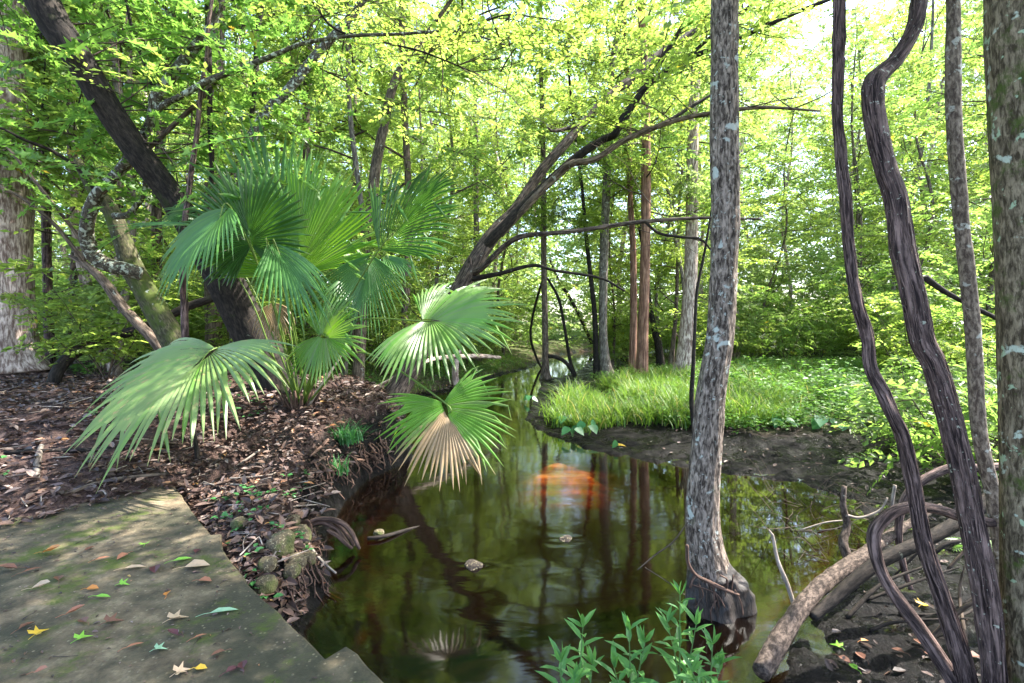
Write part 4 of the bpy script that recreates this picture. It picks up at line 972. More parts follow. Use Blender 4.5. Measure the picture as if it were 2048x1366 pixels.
# far wood: one mass of foliage closing the view
n = 18500; a = rng.uniform(-1.0, 1.0, n); rad = rng.uniform(44, 64, n); O = np.stack([np.sin(a)*rad*1.05, np.cos(a)*rad, rng.random(n)**1.25*31], 1)
g = Geo(); twigs(g, O, rand_dir(n, .0), 1.6+rng.random(n)*1.2, 13, .46, .55, 'oval', 0, 1, .2, rng.random(n), .012)
n = 5200; a = rng.uniform(-1.0, 1.0, n); rad = rng.uniform(26, 42, n); O2 = np.stack([np.sin(a)*rad*1.05, np.cos(a)*rad, rng.random(n)**1.3*7], 1)
k = sdist(O2[:, 0], O2[:, 1])[0] > 1.2; O2 = O2[k]
twigs(g, O2, rand_dir(len(O2), .1), .9+rng.random(len(O2))*.8, 12, .26, .55, 'oval', 0, 1, .2, rng.random(len(O2)), .008)
tag(g.build('far_woods', [M['leaf_far'], M['twig']]), 'pale sunlit foliage of the far woods', None, kind='stuff')
# ------------------------------------------------------------------ ground layer
def scatter(n, x0, x1, y0, y1, cond, s):
    r = np.random.default_rng(s); x = r.uniform(x0, x1, n); y = y0+(y1-y0)*r.random(n)**1.3
    k = np.abs(x) < y*1.15+1.5; x, y = x[k], y[k]
    sd, side = sdist(x, y); k = cond(x, y, sd, side); x, y = x[k], y[k]
    return x, y, terrain(x, y)
def past_slab(x, y): return y-np.interp(x, EDX, EDY)
# dead leaves
g = Geo()
for n, reg, ln, sd_ in ((24000, (-9, -1.2, 2.6, 9.5), .07, 1), (10000, (-3.6, -1.2, 3, 8), .062, 1), (9000, (-16, 1, 8, 18), .10, 2), (1500, (1.2, 7, 2.4, 9), .05, 3), (5200, (3, 20, 8, 22), .09, 9)):
    x, y, z = scatter(n, *reg, lambda x, y, sd, side: (sd > .03) & (((side < .5) & (past_slab(x, y) > np.where(x > -2.87, .06, -.02))) | ((side > .5) & (sd > .12))) & ~((side > .5) & (y > 7.5) & (sd < 1.5)), sd_)
    m = len(x); nr = np.stack([rng.normal(0, .38, m), rng.normal(0, .38, m), np.ones(m)], 1)
    d = np.stack([rng.normal(0, 1, m), rng.normal(0, 1, m), rng.normal(0, .22, m)], 1)
    leaves(g, np.stack([x, y, np.maximum(z, np.where((past_slab(x, y) < .1) & (x < -2.8), .004, z))+.012+.02*rng.random(m)], 1), d, nr, ln*(.35+1.5*rng.random(m)**2), .55, 'oval6', 0, rng.beta(1.6, 2.2, m) if sd_ != 3 else rng.beta(1.0, 3.2, m), fold=.25, curl=rng.normal(.05, .12))
tag(g.build('leaf_litter', M['litter'], smooth=False), 'brown and greyish dead leaves carpeting the banks', None, kind='stuff')
# twig litter
g = Geo()
x, y, z = scatter(520, -9, -1.4, 2.9, 9, lambda x, y, sd, side: (sd > .15) & (side < .5) & (past_slab(x, y) > .0), 4)
for k in range(len(x)):
    a = rng.random()*6.28; L = .12+.5*rng.random()**2; d = np.array([math.cos(a), math.sin(a), rng.normal(0, .12)]); p = np.array([x[k], y[k], max(z[k], 0 if past_slab(x[k:k+1], y[k:k+1])[0] < .1 and x[k] < -2.8 else -9)+.02]); r = .002+.004*rng.random()
    tube(g, [np.r_[p-d*L/2, r], np.r_[p+rng.normal(0, .02, 3)*[1, 1, .3], r], np.r_[p+d*L/2, r*.6]], 5, .08, seed=k)
tag(g.build('twig_litter', M['twig_grey']), 'thin dead twigs lying in the leaf litter', None, kind='stuff')
# grass
def blades(g, x, y, z, h, w, nseg=3, lean=.5, mat=0):
    m = len(x); a = rng.random(m)*6.28; h = h*(.55+.75*rng.random(m)); le = lean*(.3+1.2*rng.random(m)); rv = rng.random(m)
    side = np.stack([-np.sin(a), np.cos(a), a*0], 1); t = np.linspace(0, 1, nseg+1); V = []; 
    for q in t:
        c = np.stack([x+np.cos(a)*le*h*q**1.8, y+np.sin(a)*le*h*q**1.8, z-.02+h*(q-.28*le*q**2.4)], 1); ww = (w*(1-q**1.6)+.0006)[:, None] if np.ndim(w) else (w*(1-q**1.6)+.0006)
        V += [c-side*ww, c+side*ww]
    V = np.stack(V, 1); K = 2*(nseg+1); b = (np.arange(m)*K)[:, None, None]
    Q = np.array([(2*k, 2*k+1, 2*k+3, 2*k+2) for k in range(nseg)])[None]
    g.add(V.reshape(-1, 3), [(b+Q).reshape(-1, 4)], mat, lc=np.stack([np.repeat(rv, K), np.tile(np.repeat(t, 2), m), np.repeat(rng.random(m), K)], 1))
g = Geo()
def clump(x, y, sc=.7, s=1): return fbm(np.stack([x*sc, y*sc, x*0], 1), 3, s)
x, y, z = scatter(60000, .2, 8, 8.3, 15, lambda x, y, sd, side: (side > .5) & (sd > (.55+1.35*sstep(.9, 2.6, x))+1.2*(clump(x, y, 1.2, 31)-.5)) & (clump(x, y, .9, 3) > .34) & (x < 1.5+.42*y), 5)
T_ = rng.integers(0, len(x), 1300); tx, ty = x[T_], y[T_]; kk = rng.integers(0, 1300, 13500); ra = np.abs(rng.normal(0, .10, 13500)); aa = rng.random(13500)*6.28
x, y = tx[kk]+ra*np.cos(aa), ty[kk]+ra*np.sin(aa); blades(g, x, y, terrain(x, y), .48*(.4+1.2*clump(x, y, 1.6, 21)), .0095, 4, .9)
x, y, z = scatter(34000, 3, 15, 8.5, 19, lambda x, y, sd, side: (side > .5) & (sd > 2.4) & (clump(x, y, .6, 4) > .45), 6)
k = rng.random(len(x)) < .6; blades(g, x[k], y[k], z[k], .34, .010, 3, .8)
x, y, z = scatter(22000, -7, 1.5, 9.6, 24, lambda x, y, sd, side: (side < .5) & (sd > .15) & (sd < 3.2) & (clump(x, y, .8, 5) > .40), 7)
blades(g, x, y, z, .20, .006, 3, .7)
tag(g.build('grass', M['grass'], smooth=False), 'bright sedge grass along the creek banks', None, kind='stuff')
# a tuft on the near bank
def tuft(px, py, n, h, label):
    p = hit(px, py); gg = Geo(); blades(gg, rng.normal(0, .09, n), rng.normal(0, .06, n), np.zeros(n)-.01, h, .0045, 4, 1.0)
    o = gg.build('grass_tuft', M['moss_leaf'], smooth=False); o.location = p; tag(o, label, 'grass tuft', None, 'thing')
tuft(682, 885, 190, .27, 'dark green grass tuft on top of the root bound bank edge')
tuft(668, 945, 60, .2, 'sparse grass tuft hanging low on the bank above the water')
tuft(700, 880, 120, .2, 'grass tuft spilling over the creek side of the bank')
# small leafy ground cover
g = Geo()
def rosettes(x, y, z, h, ll, kind='oval', k=5, wr=.6):
    m = len(x); hh = h*(.5+rng.random(m)); a = rng.random((m, k))*6.28; el = rng.uniform(-.2, .5, (m, k))
    d = np.stack([np.cos(a), np.sin(a), el], -1); base = np.stack([x, y, z], 1)[:, None]+np.stack([a*0, a*0, hh[:, None]*(.35+.65*rng.random((m, k)))], -1)+d*ll*.3
    nr = np.stack([-np.cos(a)*.3, -np.sin(a)*.3, a*0+1], -1)+rng.normal(0, .2, (m, k, 3))
    leaves(g, base.reshape(-1, 3), d.reshape(-1, 3), nr.reshape(-1, 3), ll*(.6+.7*rng.random(m*k)), wr, kind, 0, np.repeat(rng.random(m), k))
x, y, z = scatter(16000, .6, 17, 7.2, 20, lambda x, y, sd, side: (side > .5) & (sd > 1.9+1.5*(clump(x, y, 1.1, 33)-.5)) & (clump(x, y, .55, 11) > .43), 8)
rosettes(x, y, z, .22, .08)
x, y, z = scatter(2600, 4.5, 14, 5, 13, lambda x, y, sd, side: (side > .5) & (sd > 1.9) & (clump(x, y, .8, 15) > .45), 18)
rosettes(x, y, z, .5, .12, k=8)
x, y, z = scatter(9000, -16, 1, 9, 22, lambda x, y, sd, side: (side < .5) & (sd > .3) & (clump(x, y, .5, 12) > .46), 10)
rosettes(x, y, z, .22, .08)
tag(g.build('ground_cover', M['cover'], smooth=False), 'small pale green leaves of low ground cover plants', None, kind='stuff')
g = Geo()
x, y, z = scatter(420, -4.5, -1.3, 2.9, 7.5, lambda x, y, sd, side: (side < .5) & (sd > .12) & (past_slab(x, y) > .04) & (clump(x, y, 1.5, 13) > .52), 11)
rosettes(x, y, z+.01, .05, .05, 'oval6', 4, .75)
tag(g.build('seedling_growth', M['moss_leaf'], smooth=False), 'tiny green seedlings scattered in the near leaf litter', None, kind='stuff')
# heart leaved plants at the mud's edge
HL = [(1127, 838, .15, 'pair of heart shaped leaves held over the mud at the creek bend'), (1145, 862, .14, 'heart leaf lying low over the mud near the water'), (1178, 858, .15, 'heart leaved plant in front of the sedge, the fullest one'), (1060, 792, .13, 'small heart leaved plant beside the straight trunk in the water'), (1240, 885, .10, 'lone small heart leaf sprouting from bare mud'),
      (1562, 842, .16, 'heart leaved plant at the near edge of the sunlit clearing'), (1648, 848, .18, 'heart leaved plant with one pale drooping leaf by the slim vine'), (1700, 850, .15, 'low heart leaved plant behind the slim shaggy vine'), (1205, 710, .16, 'heart leaved plant at the foot of the lichen footed trunk')]
for (px, py, s, lab) in HL:
    p = hit(px, py+14); root = empty('arrowhead_plant', p, lab, 'plant'); nl = 3 if 'lone' not in lab else 1
    for k in range(nl):
        a = k*2.1+px; hgt = s*(.9+.5*rng.random()); gg = Geo(); e = np.array([math.cos(a)*s*.6, math.sin(a)*s*.5, hgt])
        leaves(gg, e[None], np.array([[math.cos(a)*.8, math.sin(a)*.6-.3, -.55]]), np.array([[math.cos(a)*.4, -.6, .8]]), s*1.25, 1, 'heart', 0, fold=.08)
        tube(gg, [[0, 0, -.02, .004], [e[0]*.4, e[1]*.4, hgt*.6, .0035], [e[0], e[1], e[2], .003]], 5, .03, mat=1)
        gg.build('leaf', [M['taro'], M['herb_stem']], root)
# willow-leaved herbs in front
def herb(px, py, Y, tops, label):
    p = P(px, py, Y); root = empty('leafy_herb', p, label, 'plant')
    for (tx, ty, Yt) in tops:
        e = P(tx, ty, Yt)-p; sg = Geo(); q = [np.r_[0, 0, 0, .005], np.r_[e*.5+np.array([rng.normal(0, .015), 0, 0]), .004], np.r_[e, .0018]]
        C, r = tube(sg, q, 7, .012); sg.build('stem', M['herb_stem'], root)
        n = int(6+np.linalg.norm(e)/.055); lg = Geo(); t = np.linspace(.22, 1., n); a = np.arange(n)*2.4+rng.random()
        idx = np.minimum((t*(len(C)-1)).astype(int), len(C)-1)
        d = np.stack([np.cos(a), np.sin(a), .35+1.1*(t-.4)+rng.normal(0, .15, n)], 1); nr = np.stack([-np.cos(a)*.6, -np.sin(a)*.6, np.ones(n)], 1)
        leaves(lg, C[idx], d, nr, (.135-.05*(t-.3))*(.75+.5*rng.random(n)), .30, 'oval6', 0, fold=.22, curl=.22)
        tn = 4; leaves(lg, np.repeat(C[-1:], tn, 0), np.stack([rng.normal(0, .4, tn), rng.normal(0, .4, tn), np.ones(tn)], 1), rng.normal(0, 1, (tn, 3)), .085, .3, 'oval6', 0)
        lg.build('foliage', M['herb'], root, smooth=False)
herb(1165, 1460, 2.2, [(1166, 1255, 2.18), (1185, 1330, 2.25)], 'spindly green herb at the water, thinnest of the willow leaved ones')
herb(1135, 1470, 2.12, [(1122, 1325, 2.1), (1148, 1360, 2.1)], 'lowest willow leaved herb, barely reaching into view')
herb(1262, 1465, 2.25, [(1258, 1262, 2.25), (1290, 1285, 2.3), (1228, 1335, 2.2)], 'bushy willow leaved herb in the middle with a yellow leaf tip')
herb(1362, 1460, 2.3, [(1360, 1190, 2.35), (1392, 1250, 2.3), (1335, 1245, 2.35)], 'tallest willow leaved herb with dense shoots before the root ball')
herb(1420, 1465, 2.18, [(1425, 1290, 2.15), (1440, 1330, 2.2), (1385, 1345, 2.1)], 'willow leaved herb with long spreading leaves next to the tallest one')
# ferns
def fern(px, py, s, n, label):
    p = hit(px, py); root = empty('fern', p, label, 'fern')
    for k in range(n):
        a = k*6.28/n+rng.normal(0, .2); t = np.linspace(.1, 1, 16); d = np.array([math.cos(a), math.sin(a), 0])
        c = d*(t*s)[:, None]+np.array([0, 0, 1.])*(s*(.9*t-.75*t**2))[:, None]; gg = Geo(); sd = np.array([-d[1], d[0], 0])
        for sg in (1, -1):
            leaves(gg, c, sd*sg+d*.35+np.array([0, 0, -.1]), np.tile([0, 0, 1.], (16, 1)), s*.26*np.sin(np.pi*np.clip(t*.93+.07, 0, 1))**.8+.01, .28, 'oval', 0)
        tube(gg, np.c_[c, np.full(16, .002)], 4, .05, mat=1); gg.build('frond', [M['cover'], M['herb_stem']], root, smooth=False)
fern(95, 728, .55, 8, 'pale fern in the sun by the foot of the huge trunk')
fern(160, 742, .45, 7, 'small fern behind the spotted palm frond')
fern(1985, 1118, .3, 6, 'little fern peeping from behind the elbowed vine')

# ------------------------------------------------------------------ fallen leaves one can count
LC = {'yellow': (.55, .36, .04), 'orange': (.50, .20, .05), 'green': (.20, .42, .05), 'teal': (.26, .42, .26), 'brown': (.16, .075, .05), 'tan': (.48, .34, .22), 'rust': (.34, .14, .08), 'lilac': (.34, .29, .32), 'dark': (.10, .035, .04)}
LM = {k: plain(k+'_fallen_leaf', v, .5) for k, v in LC.items()}
DROP = [(85, 1266, 52, 'yellow', 'star', 1.4, 'golden star leaf with a long stalk on the concrete'), (172, 1278, 48, 'green', 'star', .9, 'bright green star leaf on the concrete near the golden one'), (448, 1226, 64, 'teal', 'long', .45, 'long pale teal leaf near the mossy slab edge'), (324, 1302, 42, 'teal', 'star', .3, 'pale teal forked leaf lying low on the slab'),
 (435, 1133, 46, 'rust', 'oval', .5, 'rust brown oval leaf by the slab edge, lower of a pair'), (395, 1135, 56, 'tan', 'oval', .4, 'broad tan leaf beside the rust brown one'), (103, 1108, 42, 'orange', 'curl', .1, 'curled bright orange leaf on the slab'), (210, 1029, 44, 'lilac', 'long', .2, 'long lilac grey leaf on top of the litter edge'), (270, 1138, 46, 'tan', 'long', .4, 'slim tan leaf in mid slab'),
 (185, 1181, 28, 'orange', 'oval', .2, 'small round orange leaf in mid slab'), (82, 1181, 46, 'tan', 'curl', .1, 'cupped pale tan leaf on the slab'), (206, 1197, 38, 'green', 'long', .1, 'narrow bright green leaf in mid slab'), (335, 1191, 26, 'orange', 'oval', 2., 'tiny round orange leaf above the teal long one'), (410, 1165, 34, 'rust', 'oval', 0., 'rust brown curled leaf next to the slab edge moss'),
 (232, 1245, 56, 'brown', 'star', .6, 'big brown star leaf in mid slab'), (362, 1238, 62, 'tan', 'star', .5, 'torn tan star leaf near the teal long one'), (270, 1295, 36, 'rust', 'long', .7, 'rust brown slender leaf in the lower slab'), (370, 1345, 52, 'tan', 'star', .7, 'pale tan star leaf at the bottom with a yellow one beside'), (402, 1342, 30, 'yellow', 'oval', .3, 'small yellow leaf touching the pale tan star'),
 (612, 1320, 34, 'yellow', 'star', 0., 'small yellow star leaf close to the notched slab corner'), (677, 1358, 18, 'yellow', 'oval', 1., 'tiny yellow leaf on the notched slab corner'), (570, 1263, 36, 'lilac', 'star', 2., 'purple grey shrivelled leaf on the mossy slab edge'), (250, 1172, 36, 'green', 'star', .3, 'small yellow green star leaf on a stalk in mid slab'), (290, 1090, 30, 'green', 'star', 2., 'small lime star leaf at the far end of the slab'),
 (293, 1037, 30, 'yellow', 'curl', .6, 'curled yellow leaf at the far end of the slab'), (365, 1122, 40, 'green', 'long', .5, 'long lime leaf near the far slab corner'), (1850, 1216, 42, 'yellow', 'star', .2, 'yellow orange star leaf on the black mud between two vines'), (1730, 1286, 22, 'orange', 'oval', .2, 'round peach leaf on the black mud'), (1668, 1300, 38, 'green', 'star', 2.2, 'green star leaf on the black mud'),
 (1706, 1340, 26, 'green', 'oval', 1.6, 'oval green leaf on the black mud'), (645, 1170, 30, 'rust', 'star', .5, 'red star leaf with yellow heart caught on the bank over the water'), (1242, 893, 26, 'yellow', 'oval', 0., 'yellow leaf on the far mud edge')]
BR = [(82, 1350, 'rust'), (165, 1246, 'brown'), (15, 1144, 'brown'), (65, 1143, 'brown'), (117, 1160, 'brown'), (245, 1116, 'rust'), (205, 1120, 'rust'), (485, 1335, 'dark'), (530, 1332, 'rust'), (564, 1330, 'brown'), (435, 1312, 'brown'), (400, 1277, 'rust'), (310, 1142, 'dark'), (395, 1105, 'dark'), (55, 1255, 'brown'), (150, 1230, 'rust'), (345, 1275, 'dark'), (465, 1345, 'dark'), (100, 1060, 'brown'), (60, 1090, 'dark'), (180, 1100, 'brown')]
BRM = [(1690, 1325), (1720, 1322), (1796, 1306), (1860, 1320), (1945, 1322), (1840, 1290)]
def drop(px, py, w, col, kind, rot, label, group=None):
    p = hit(px, py); on = past_slab(np.array([p[0]]), np.array([p[1]]))[0] < 0 and px < 700
    if on: p = PZ(px, py, 0.)
    L = w*(.52 if kind == 'star' else .8)/F*p[1]; a = rot+rng.normal(0, .1); gg = Geo(); d = np.array([[math.cos(a), math.sin(a), 0.]]); nr = np.array([[rng.normal(0, .12), rng.normal(0, .12), 1.]])
    k = {'star': 'star', 'oval': 'oval6', 'long': 'oval6', 'curl': 'oval6'}[kind]
    o0 = np.array([[-math.cos(a)*L*.5, -math.sin(a)*L*.5, .012]])
    leaves(gg, o0, d, nr, L, {'oval': .75, 'long': .38, 'curl': .7}.get(kind, 1), k, 0, fold=.35 if kind == 'curl' else .22, curl={'curl': -.35, 'star': .22}.get(kind, .08))
    s = o0[0]-d[0]*L*.45; s[2] = .006
    tube(gg, [np.r_[s, .0012], np.r_[(s+o0[0])/2+[0.004, .003, .004], .0012], np.r_[o0[0]+d[0]*L*.1, .0012]], 5, .02)
    o = gg.build('fallen_leaf', LM[col], smooth=False); o.location = p+np.array([0, 0, .002])
    o.modifiers.new('sub', 'SUBSURF').subdivision_type = 'SIMPLE'
    return tag(o, label, 'leaf', group)
for a in DROP: drop(*a)
for (px, py, c) in BR: drop(px, py, 24+16*rng.random(), c, random.choice(['oval', 'curl', 'long']), rng.random()*6, 'small dull brown dead leaf lying flat on the mossy slab', 'small brown leaves on the slab')
for (px, py) in BRM: drop(px, py, 26+12*rng.random(), 'brown', 'oval', rng.random()*6, 'brown dead leaf stuck to the black mud under the vines', 'brown leaves on the black mud')

# bits of leaf and grit on the slab
n = 1500; cx = rng.uniform(-5, -.4, n); cy = rng.uniform(1.6, 4.4, n); k = (past_slab(cx, cy) < -.03) & ((cx > -2.9) | (past_slab(cx, cy) < -.0)); k &= (fbm(np.stack([cx*1.3, cy*1.3, cx*0], 1), 3, 44) > .36); cx, cy = cx[k], cy[k]; n = len(cx)
g = Geo(); a = rng.random(n)*6.28
leaves(g, np.stack([cx, cy, np.full(n, .004)], 1), np.stack([np.cos(a), np.sin(a), rng.normal(.1, .15, n)], 1), np.stack([rng.normal(0, .3, n), rng.normal(0, .3, n), np.ones(n)], 1), .010+.022*rng.random(n)**2, .5, 'oval6', 0, rng.beta(1.2, 1.8, n), fold=.3)
for k in range(60):
    x_, y_ = cx[k*3], cy[k*3]; L = .03+.10*rng.random()**2; d = np.array([math.cos(a[k]), math.sin(a[k]), 0]); p = np.array([x_, y_, .005]); tube(g, [np.r_[p, .0015], np.r_[p+d*L*.5+rng.normal(0, .006, 3)*[1, 1, 0], .0014], np.r_[p+d*L, .0008]], 4, .02)
tag(g.build('leaf_crumbs', M['litter'], smooth=False), 'crumbs of leaf and fine grit on the slab', None, kind='stuff')

# ------------------------------------------------------------------ rocks, roots, sticks, logs
def rock(px, py, Y, s, label, m='rock', seed=0, flat=.75):
    p = P(px, py, Y); bm = bmesh.new(); bmesh.ops.create_icosphere(bm, subdivisions=4, radius=1)
    v = np.array([q.co[:] for q in bm.verts]); d = 1+.55*(fbm(v*1.2+seed*9, 3, 2)-.5)*2*.6+.10*(fbm(v*5+seed, 4, 3)-.5)*2
    v = v*d[:, None]*np.array([1, .85, flat])*s; v = np.sign(v)*np.abs(v/s)**.8*s
    for q, c in zip(bm.verts, v): q.co = c
    me = bpy.data.meshes.new('rock'); bm.to_mesh(me); bm.free(); me.materials.append(M[m]); me.polygons.foreach_set('use_smooth', [True]*len(me.polygons))
    o = bpy.data.objects.new('rock', me); COL.objects.link(o); o.location = p; o.rotation_euler = (0, 0, seed); tag(o, label, 'rock')
RK = [(560, 1090, .085, 'largest mossy limestone chunk in the bank beside the slab'), (600, 1072, .075, 'upright limestone chunk just under the roots'), (585, 1042, .05, 'small pebbly limestone knob on top of the chunks'), (590, 1126, .06, 'squat limestone piece wedged under the largest chunk'), (535, 1130, .05, 'mossy stone close to the slab edge'), (480, 1048, .05, 'half buried stone near the far slab corner'),
      (530, 1172, .055, 'dark mossy stone in the lower bank near the slab'), (583, 1142, .05, 'rounded stone low in the bank over the water'), (615, 1118, .05, 'brownish stone under the hanging roots')]
for k, (px, py, s, l) in enumerate(RK):
    h = hit(px, py); rock(px, py, h[1]-.05, s*1.2, l, seed=k+1)
o = SN1; rock(947, 1133, PZ(947, 1133, WZ)[1]+.02, .075, 'wet stone breaking the current in midstream, with a bow wave', 'rock_wet', 21, .42)
rock(1132, 1080, PZ(1132, 1080, WZ)[1]+.02, .06, 'small wet stone parting the water nearer the grey trunk', 'rock_wet', 23, .4)
rock(758, 1066, PZ(758, 1070, WZ)[1], .05, 'pale stone caught on the half sunk twig', 'rock', 25, .5)
def multi(name, label, cat, m, strands, part='strand', **k):
    b = P(*strands[0][0][:2], strands[0][0][3]); root = empty(name, b, label, cat)
    for s_, st in enumerate(strands):
        g = Geo(); px_tube(g, st, 0, seed=s_, **k); local(g, b).build(part, M[m], root)
    return root
multi('exposed_roots', 'thick brown roots arching from the bank down into the water', 'roots', 'root', [
 [(612, 1062, 9, 4.1), (625, 1042, 9, 4.1), (650, 1038, 10, 4.1), (680, 1044, 10, 4.08), (700, 1060, 9, 4.05), (713, 1085, 8, 4.03), (719, 1098, 6, 4.)],
 [(622, 1050, 8, 4.12), (645, 1046, 8, 4.1), (672, 1058, 8, 4.08), (690, 1080, 7, 4.05), (700, 1096, 6, 4.03)], [(640, 1040, 7, 4.15), (668, 1042, 7, 4.12), (692, 1066, 7, 4.1), (708, 1092, 6, 4.06)],
 [(655, 1060, 8, 4.05), (675, 1072, 8, 4.03), (690, 1086, 7, 4.), (705, 1097, 5, 4.)], [(612, 1045, 8, 4.05), (606, 1070, 8, 4.02), (612, 1100, 8, 3.97), (622, 1130, 7, 3.9), (632, 1150, 5, 3.85)],
 [(622, 1050, 6, 4.03), (618, 1075, 6, 4.), (628, 1100, 5, 3.95), (638, 1115, 4, 3.9)], [(628, 1060, 6, 4.02), (634, 1085, 5, 4.), (640, 1105, 4, 3.95)], [(600, 1052, 6, 4.), (614, 1042, 7, 4.), (622, 1062, 6, 4.), (620, 1090, 6, 3.95), (630, 1120, 5, 3.88), (640, 1142, 3, 3.83)]], 'root', segs=10, step=.015, lump=.1, ridge=.001)
st = []
for k in range(46):
    px = rng.uniform(570, 668); py = rng.uniform(1070, 1190); h = hit(px, py); 
    st.append([(px, py-rng.uniform(2, 20), 3, h[1]-.03), (px+rng.normal(4, 8), py+12, 3, h[1]-.07), (px+rng.normal(10, 12), py+rng.uniform(22, 46), 2, h[1]-.07)])
multi('root_fringe', 'fringe of fine dark roots hanging over the near bank face', 'roots', 'root', st[:40], 'rootlet', segs=5, step=.03)
st = []
for k in range(100):
    t = rng.random(); px = 600+190*t+rng.normal(0, 6); py = 975-75*t+rng.normal(-22, 16); h = hit(px, py)
    st.append([(px, py, 3, h[1]-.02), (px+rng.normal(3, 8), py+14, 3, h[1]-.06), (px+rng.normal(5, 12), py+rng.uniform(22, 48), 2, h[1]-.07)])
multi('root_fringe', 'fringe of fine roots under the grass tufts at the creek edge', 'roots', 'root', st, 'rootlet', segs=5, step=.04)
def on(px, py, w, up=.02):
    h = hit(px, py); return (px, py, w, h[1]-up*1.5)
for k, (pp, m, l) in enumerate([
 ([on(400, 968, 3), on(505, 972, 4), (540, 995, 4.5, 4.5), (575, 1020, 5, 4.3), (600, 1060, 6, 4.0), (625, 1100, 6, 3.75), (650, 1128, 5, 3.6), (672, 1146, 4, 3.5)], 'twig_grey', 'long grey forked stick leaning down the near bank to the water'),
 ([on(470, 935, 4), on(520, 900, 5), (590, 850, 6, 6.), (640, 775, 6, 6.), (690, 700, 4, 6.2)], 'twig_grey', 'slender grey stick propped against the palm base'),
 ([on(200, 1078, 12), on(240, 1060, 16), on(290, 1045, 12), on(330, 1034, 7)], 'bark_dark', 'dark rotting stick lying at the slab and litter border'),
 ([on(0, 1127, 4), on(60, 1116, 4), on(130, 1106, 3), on(170, 1102, 3)], 'twig', 'thin straight twig across the slab corner'),
 ([on(72, 955, 12), on(76, 915, 12), on(82, 893, 10)], 'bark_grey', 'short grey stub of wood upright in the litter'),
 ([on(10, 905, 7), on(80, 902, 9), on(180, 900, 9), on(250, 893, 6)], 'bark_dark', 'straight dark branch half buried in the litter'),
 ([on(130, 990, 6), on(200, 965, 9), on(300, 950, 7), on(370, 945, 5)], 'bark_mid', 'brown branch lying under the spotted frond'),
 ([(397, 972, 10, 4.75), (396, 930, 10, 4.8), (390, 870, 7, 4.8), (386, 830, 5, 4.85)], 'bark_dark', 'black snag of a stick upright below the spotted frond'),
 ([(676, 795, 5, 7.), (750, 775, 6, 7.6), (860, 720, 8, 9.5), (950, 712, 9, 11.), (1000, 715, 6, 12.)], 'bark_pale', 'pale fallen stem lying on the bank beyond the palm'),
 ([(735, 1077, 7, 4.25), (770, 1072, 7, 4.3), (820, 1058, 6, 4.5), (860, 1050, 4, 4.65), (895, 1043, 2, 4.75)], 'bark_dark', 'half sunk twig trailing in the current off the roots'),
 ([(1275, 1140, 2, 3.3), (1310, 1110, 3, 3.3), (1345, 1085, 3, 3.3), (1375, 1045, 3, 3.25)], 'twig', 'wiry bent twig sticking out of the water by the grey trunk'),
 ([(1290, 1135, 2, 3.3), (1330, 1160, 2, 3.2), (1370, 1190, 2, 3.1)], 'twig', 'wiry twig slanting down to the root ball'),
 ([(912, 770, 14, 14.5), (910, 745, 13, 14.5), (914, 715, 12, 14.7), (921, 700, 10, 14.8)], 'bark_pale', 'bleached pale stump standing in the far water'),
 ([on(620, 912, 5), on(640, 895, 7), on(655, 880, 6), (668, 872, 3, 6.9)], 'root', 'bare brown root looping over the bank edge')]):
    px_thing('stick' if k not in (8, 12) else ['fallen_branch', 'stump'][k == 12], pp, 0, M[m], l, 'stick' if k not in (8, 12) else ['branch', 'stump'][k == 12], segs=10, step=.03, lump=.12)
# fallen logs at the muddy corner
def logthing(pp, m, label, end=True, **k):
    return px_thing('fallen_log', pp, 0, M[m], label, 'log', **k)
logthing([(1523, 1345, 33, 2.55), (1545, 1305, 35.2, 2.65), (1575, 1255, 34.1, 2.78), (1610, 1207, 30.8, 2.92), (1650, 1165, 29.7, 3.06), (1700, 1128, 25.3, 3.22), (1745, 1096, 20.9, 3.38), (1790, 1065, 16.5, 3.55), (1840, 1035, 12.1, 3.7), (1880, 1010, 6.6, 3.85)], 'bark_log', 'pale bark covered log with a sawn end resting on the mud', segs=44, step=.014, ridge=.004, rf=8, lump=.08, sf=.5)
logthing([(1625, 1235, 16.3, 2.85), (1660, 1205, 20.4, 2.9), (1710, 1160, 21.8, 2.95), (1765, 1120, 23.1, 3.0), (1830, 1090, 23.1, 3.05), (1890, 1060, 23.8, 3.1), (1940, 1030, 24.5, 3.15), (1985, 995, 25.8, 3.2), (2060, 930, 25.8, 3.3)], 'bark_dark', 'dark bare trunk fallen slantwise behind the two shaggy vines', segs=28, step=.02, ridge=.003, lump=.06, sf=.1)
px_thing('vine', [(2040, 1050, 16, 2.95), (1985, 1045, 18, 2.9), (1930, 1035, 19, 2.85), (1880, 1020, 19, 2.8), (1840, 1014, 20, 2.76), (1795, 1020, 21, 2.74), (1763, 1042, 23, 2.72), (1747, 1070, 24, 2.7), (1751, 1110, 22, 2.68), (1765, 1150, 22, 2.66), (1790, 1190, 24, 2.63), (1830, 1245, 27, 2.58), (1868, 1300, 28, 2.52), (1905, 1360, 28, 2.46), (1930, 1410, 28, 2.42)], 0, M['bark_vine'], 'smooth vine bent into a hoop over the pale log', 'vine', segs=20, step=.02, ridge=.002, rf=7, lump=.08, sf=.08)
px_thing('vine', [(2040, 930, 15, 3.5), (1960, 936, 16, 3.5), (1905, 935, 16, 3.5), (1850, 958, 16, 3.5), (1815, 990, 16, 3.5), (1800, 1030, 14, 3.5), (1797, 1075, 13, 3.5), (1806, 1130, 12, 3.45), (1822, 1180, 9, 3.4)], 0, M['bark_vine'], 'thinner vine hoop further back, curving into the puddle', 'vine', segs=14, step=.03, lump=.1)
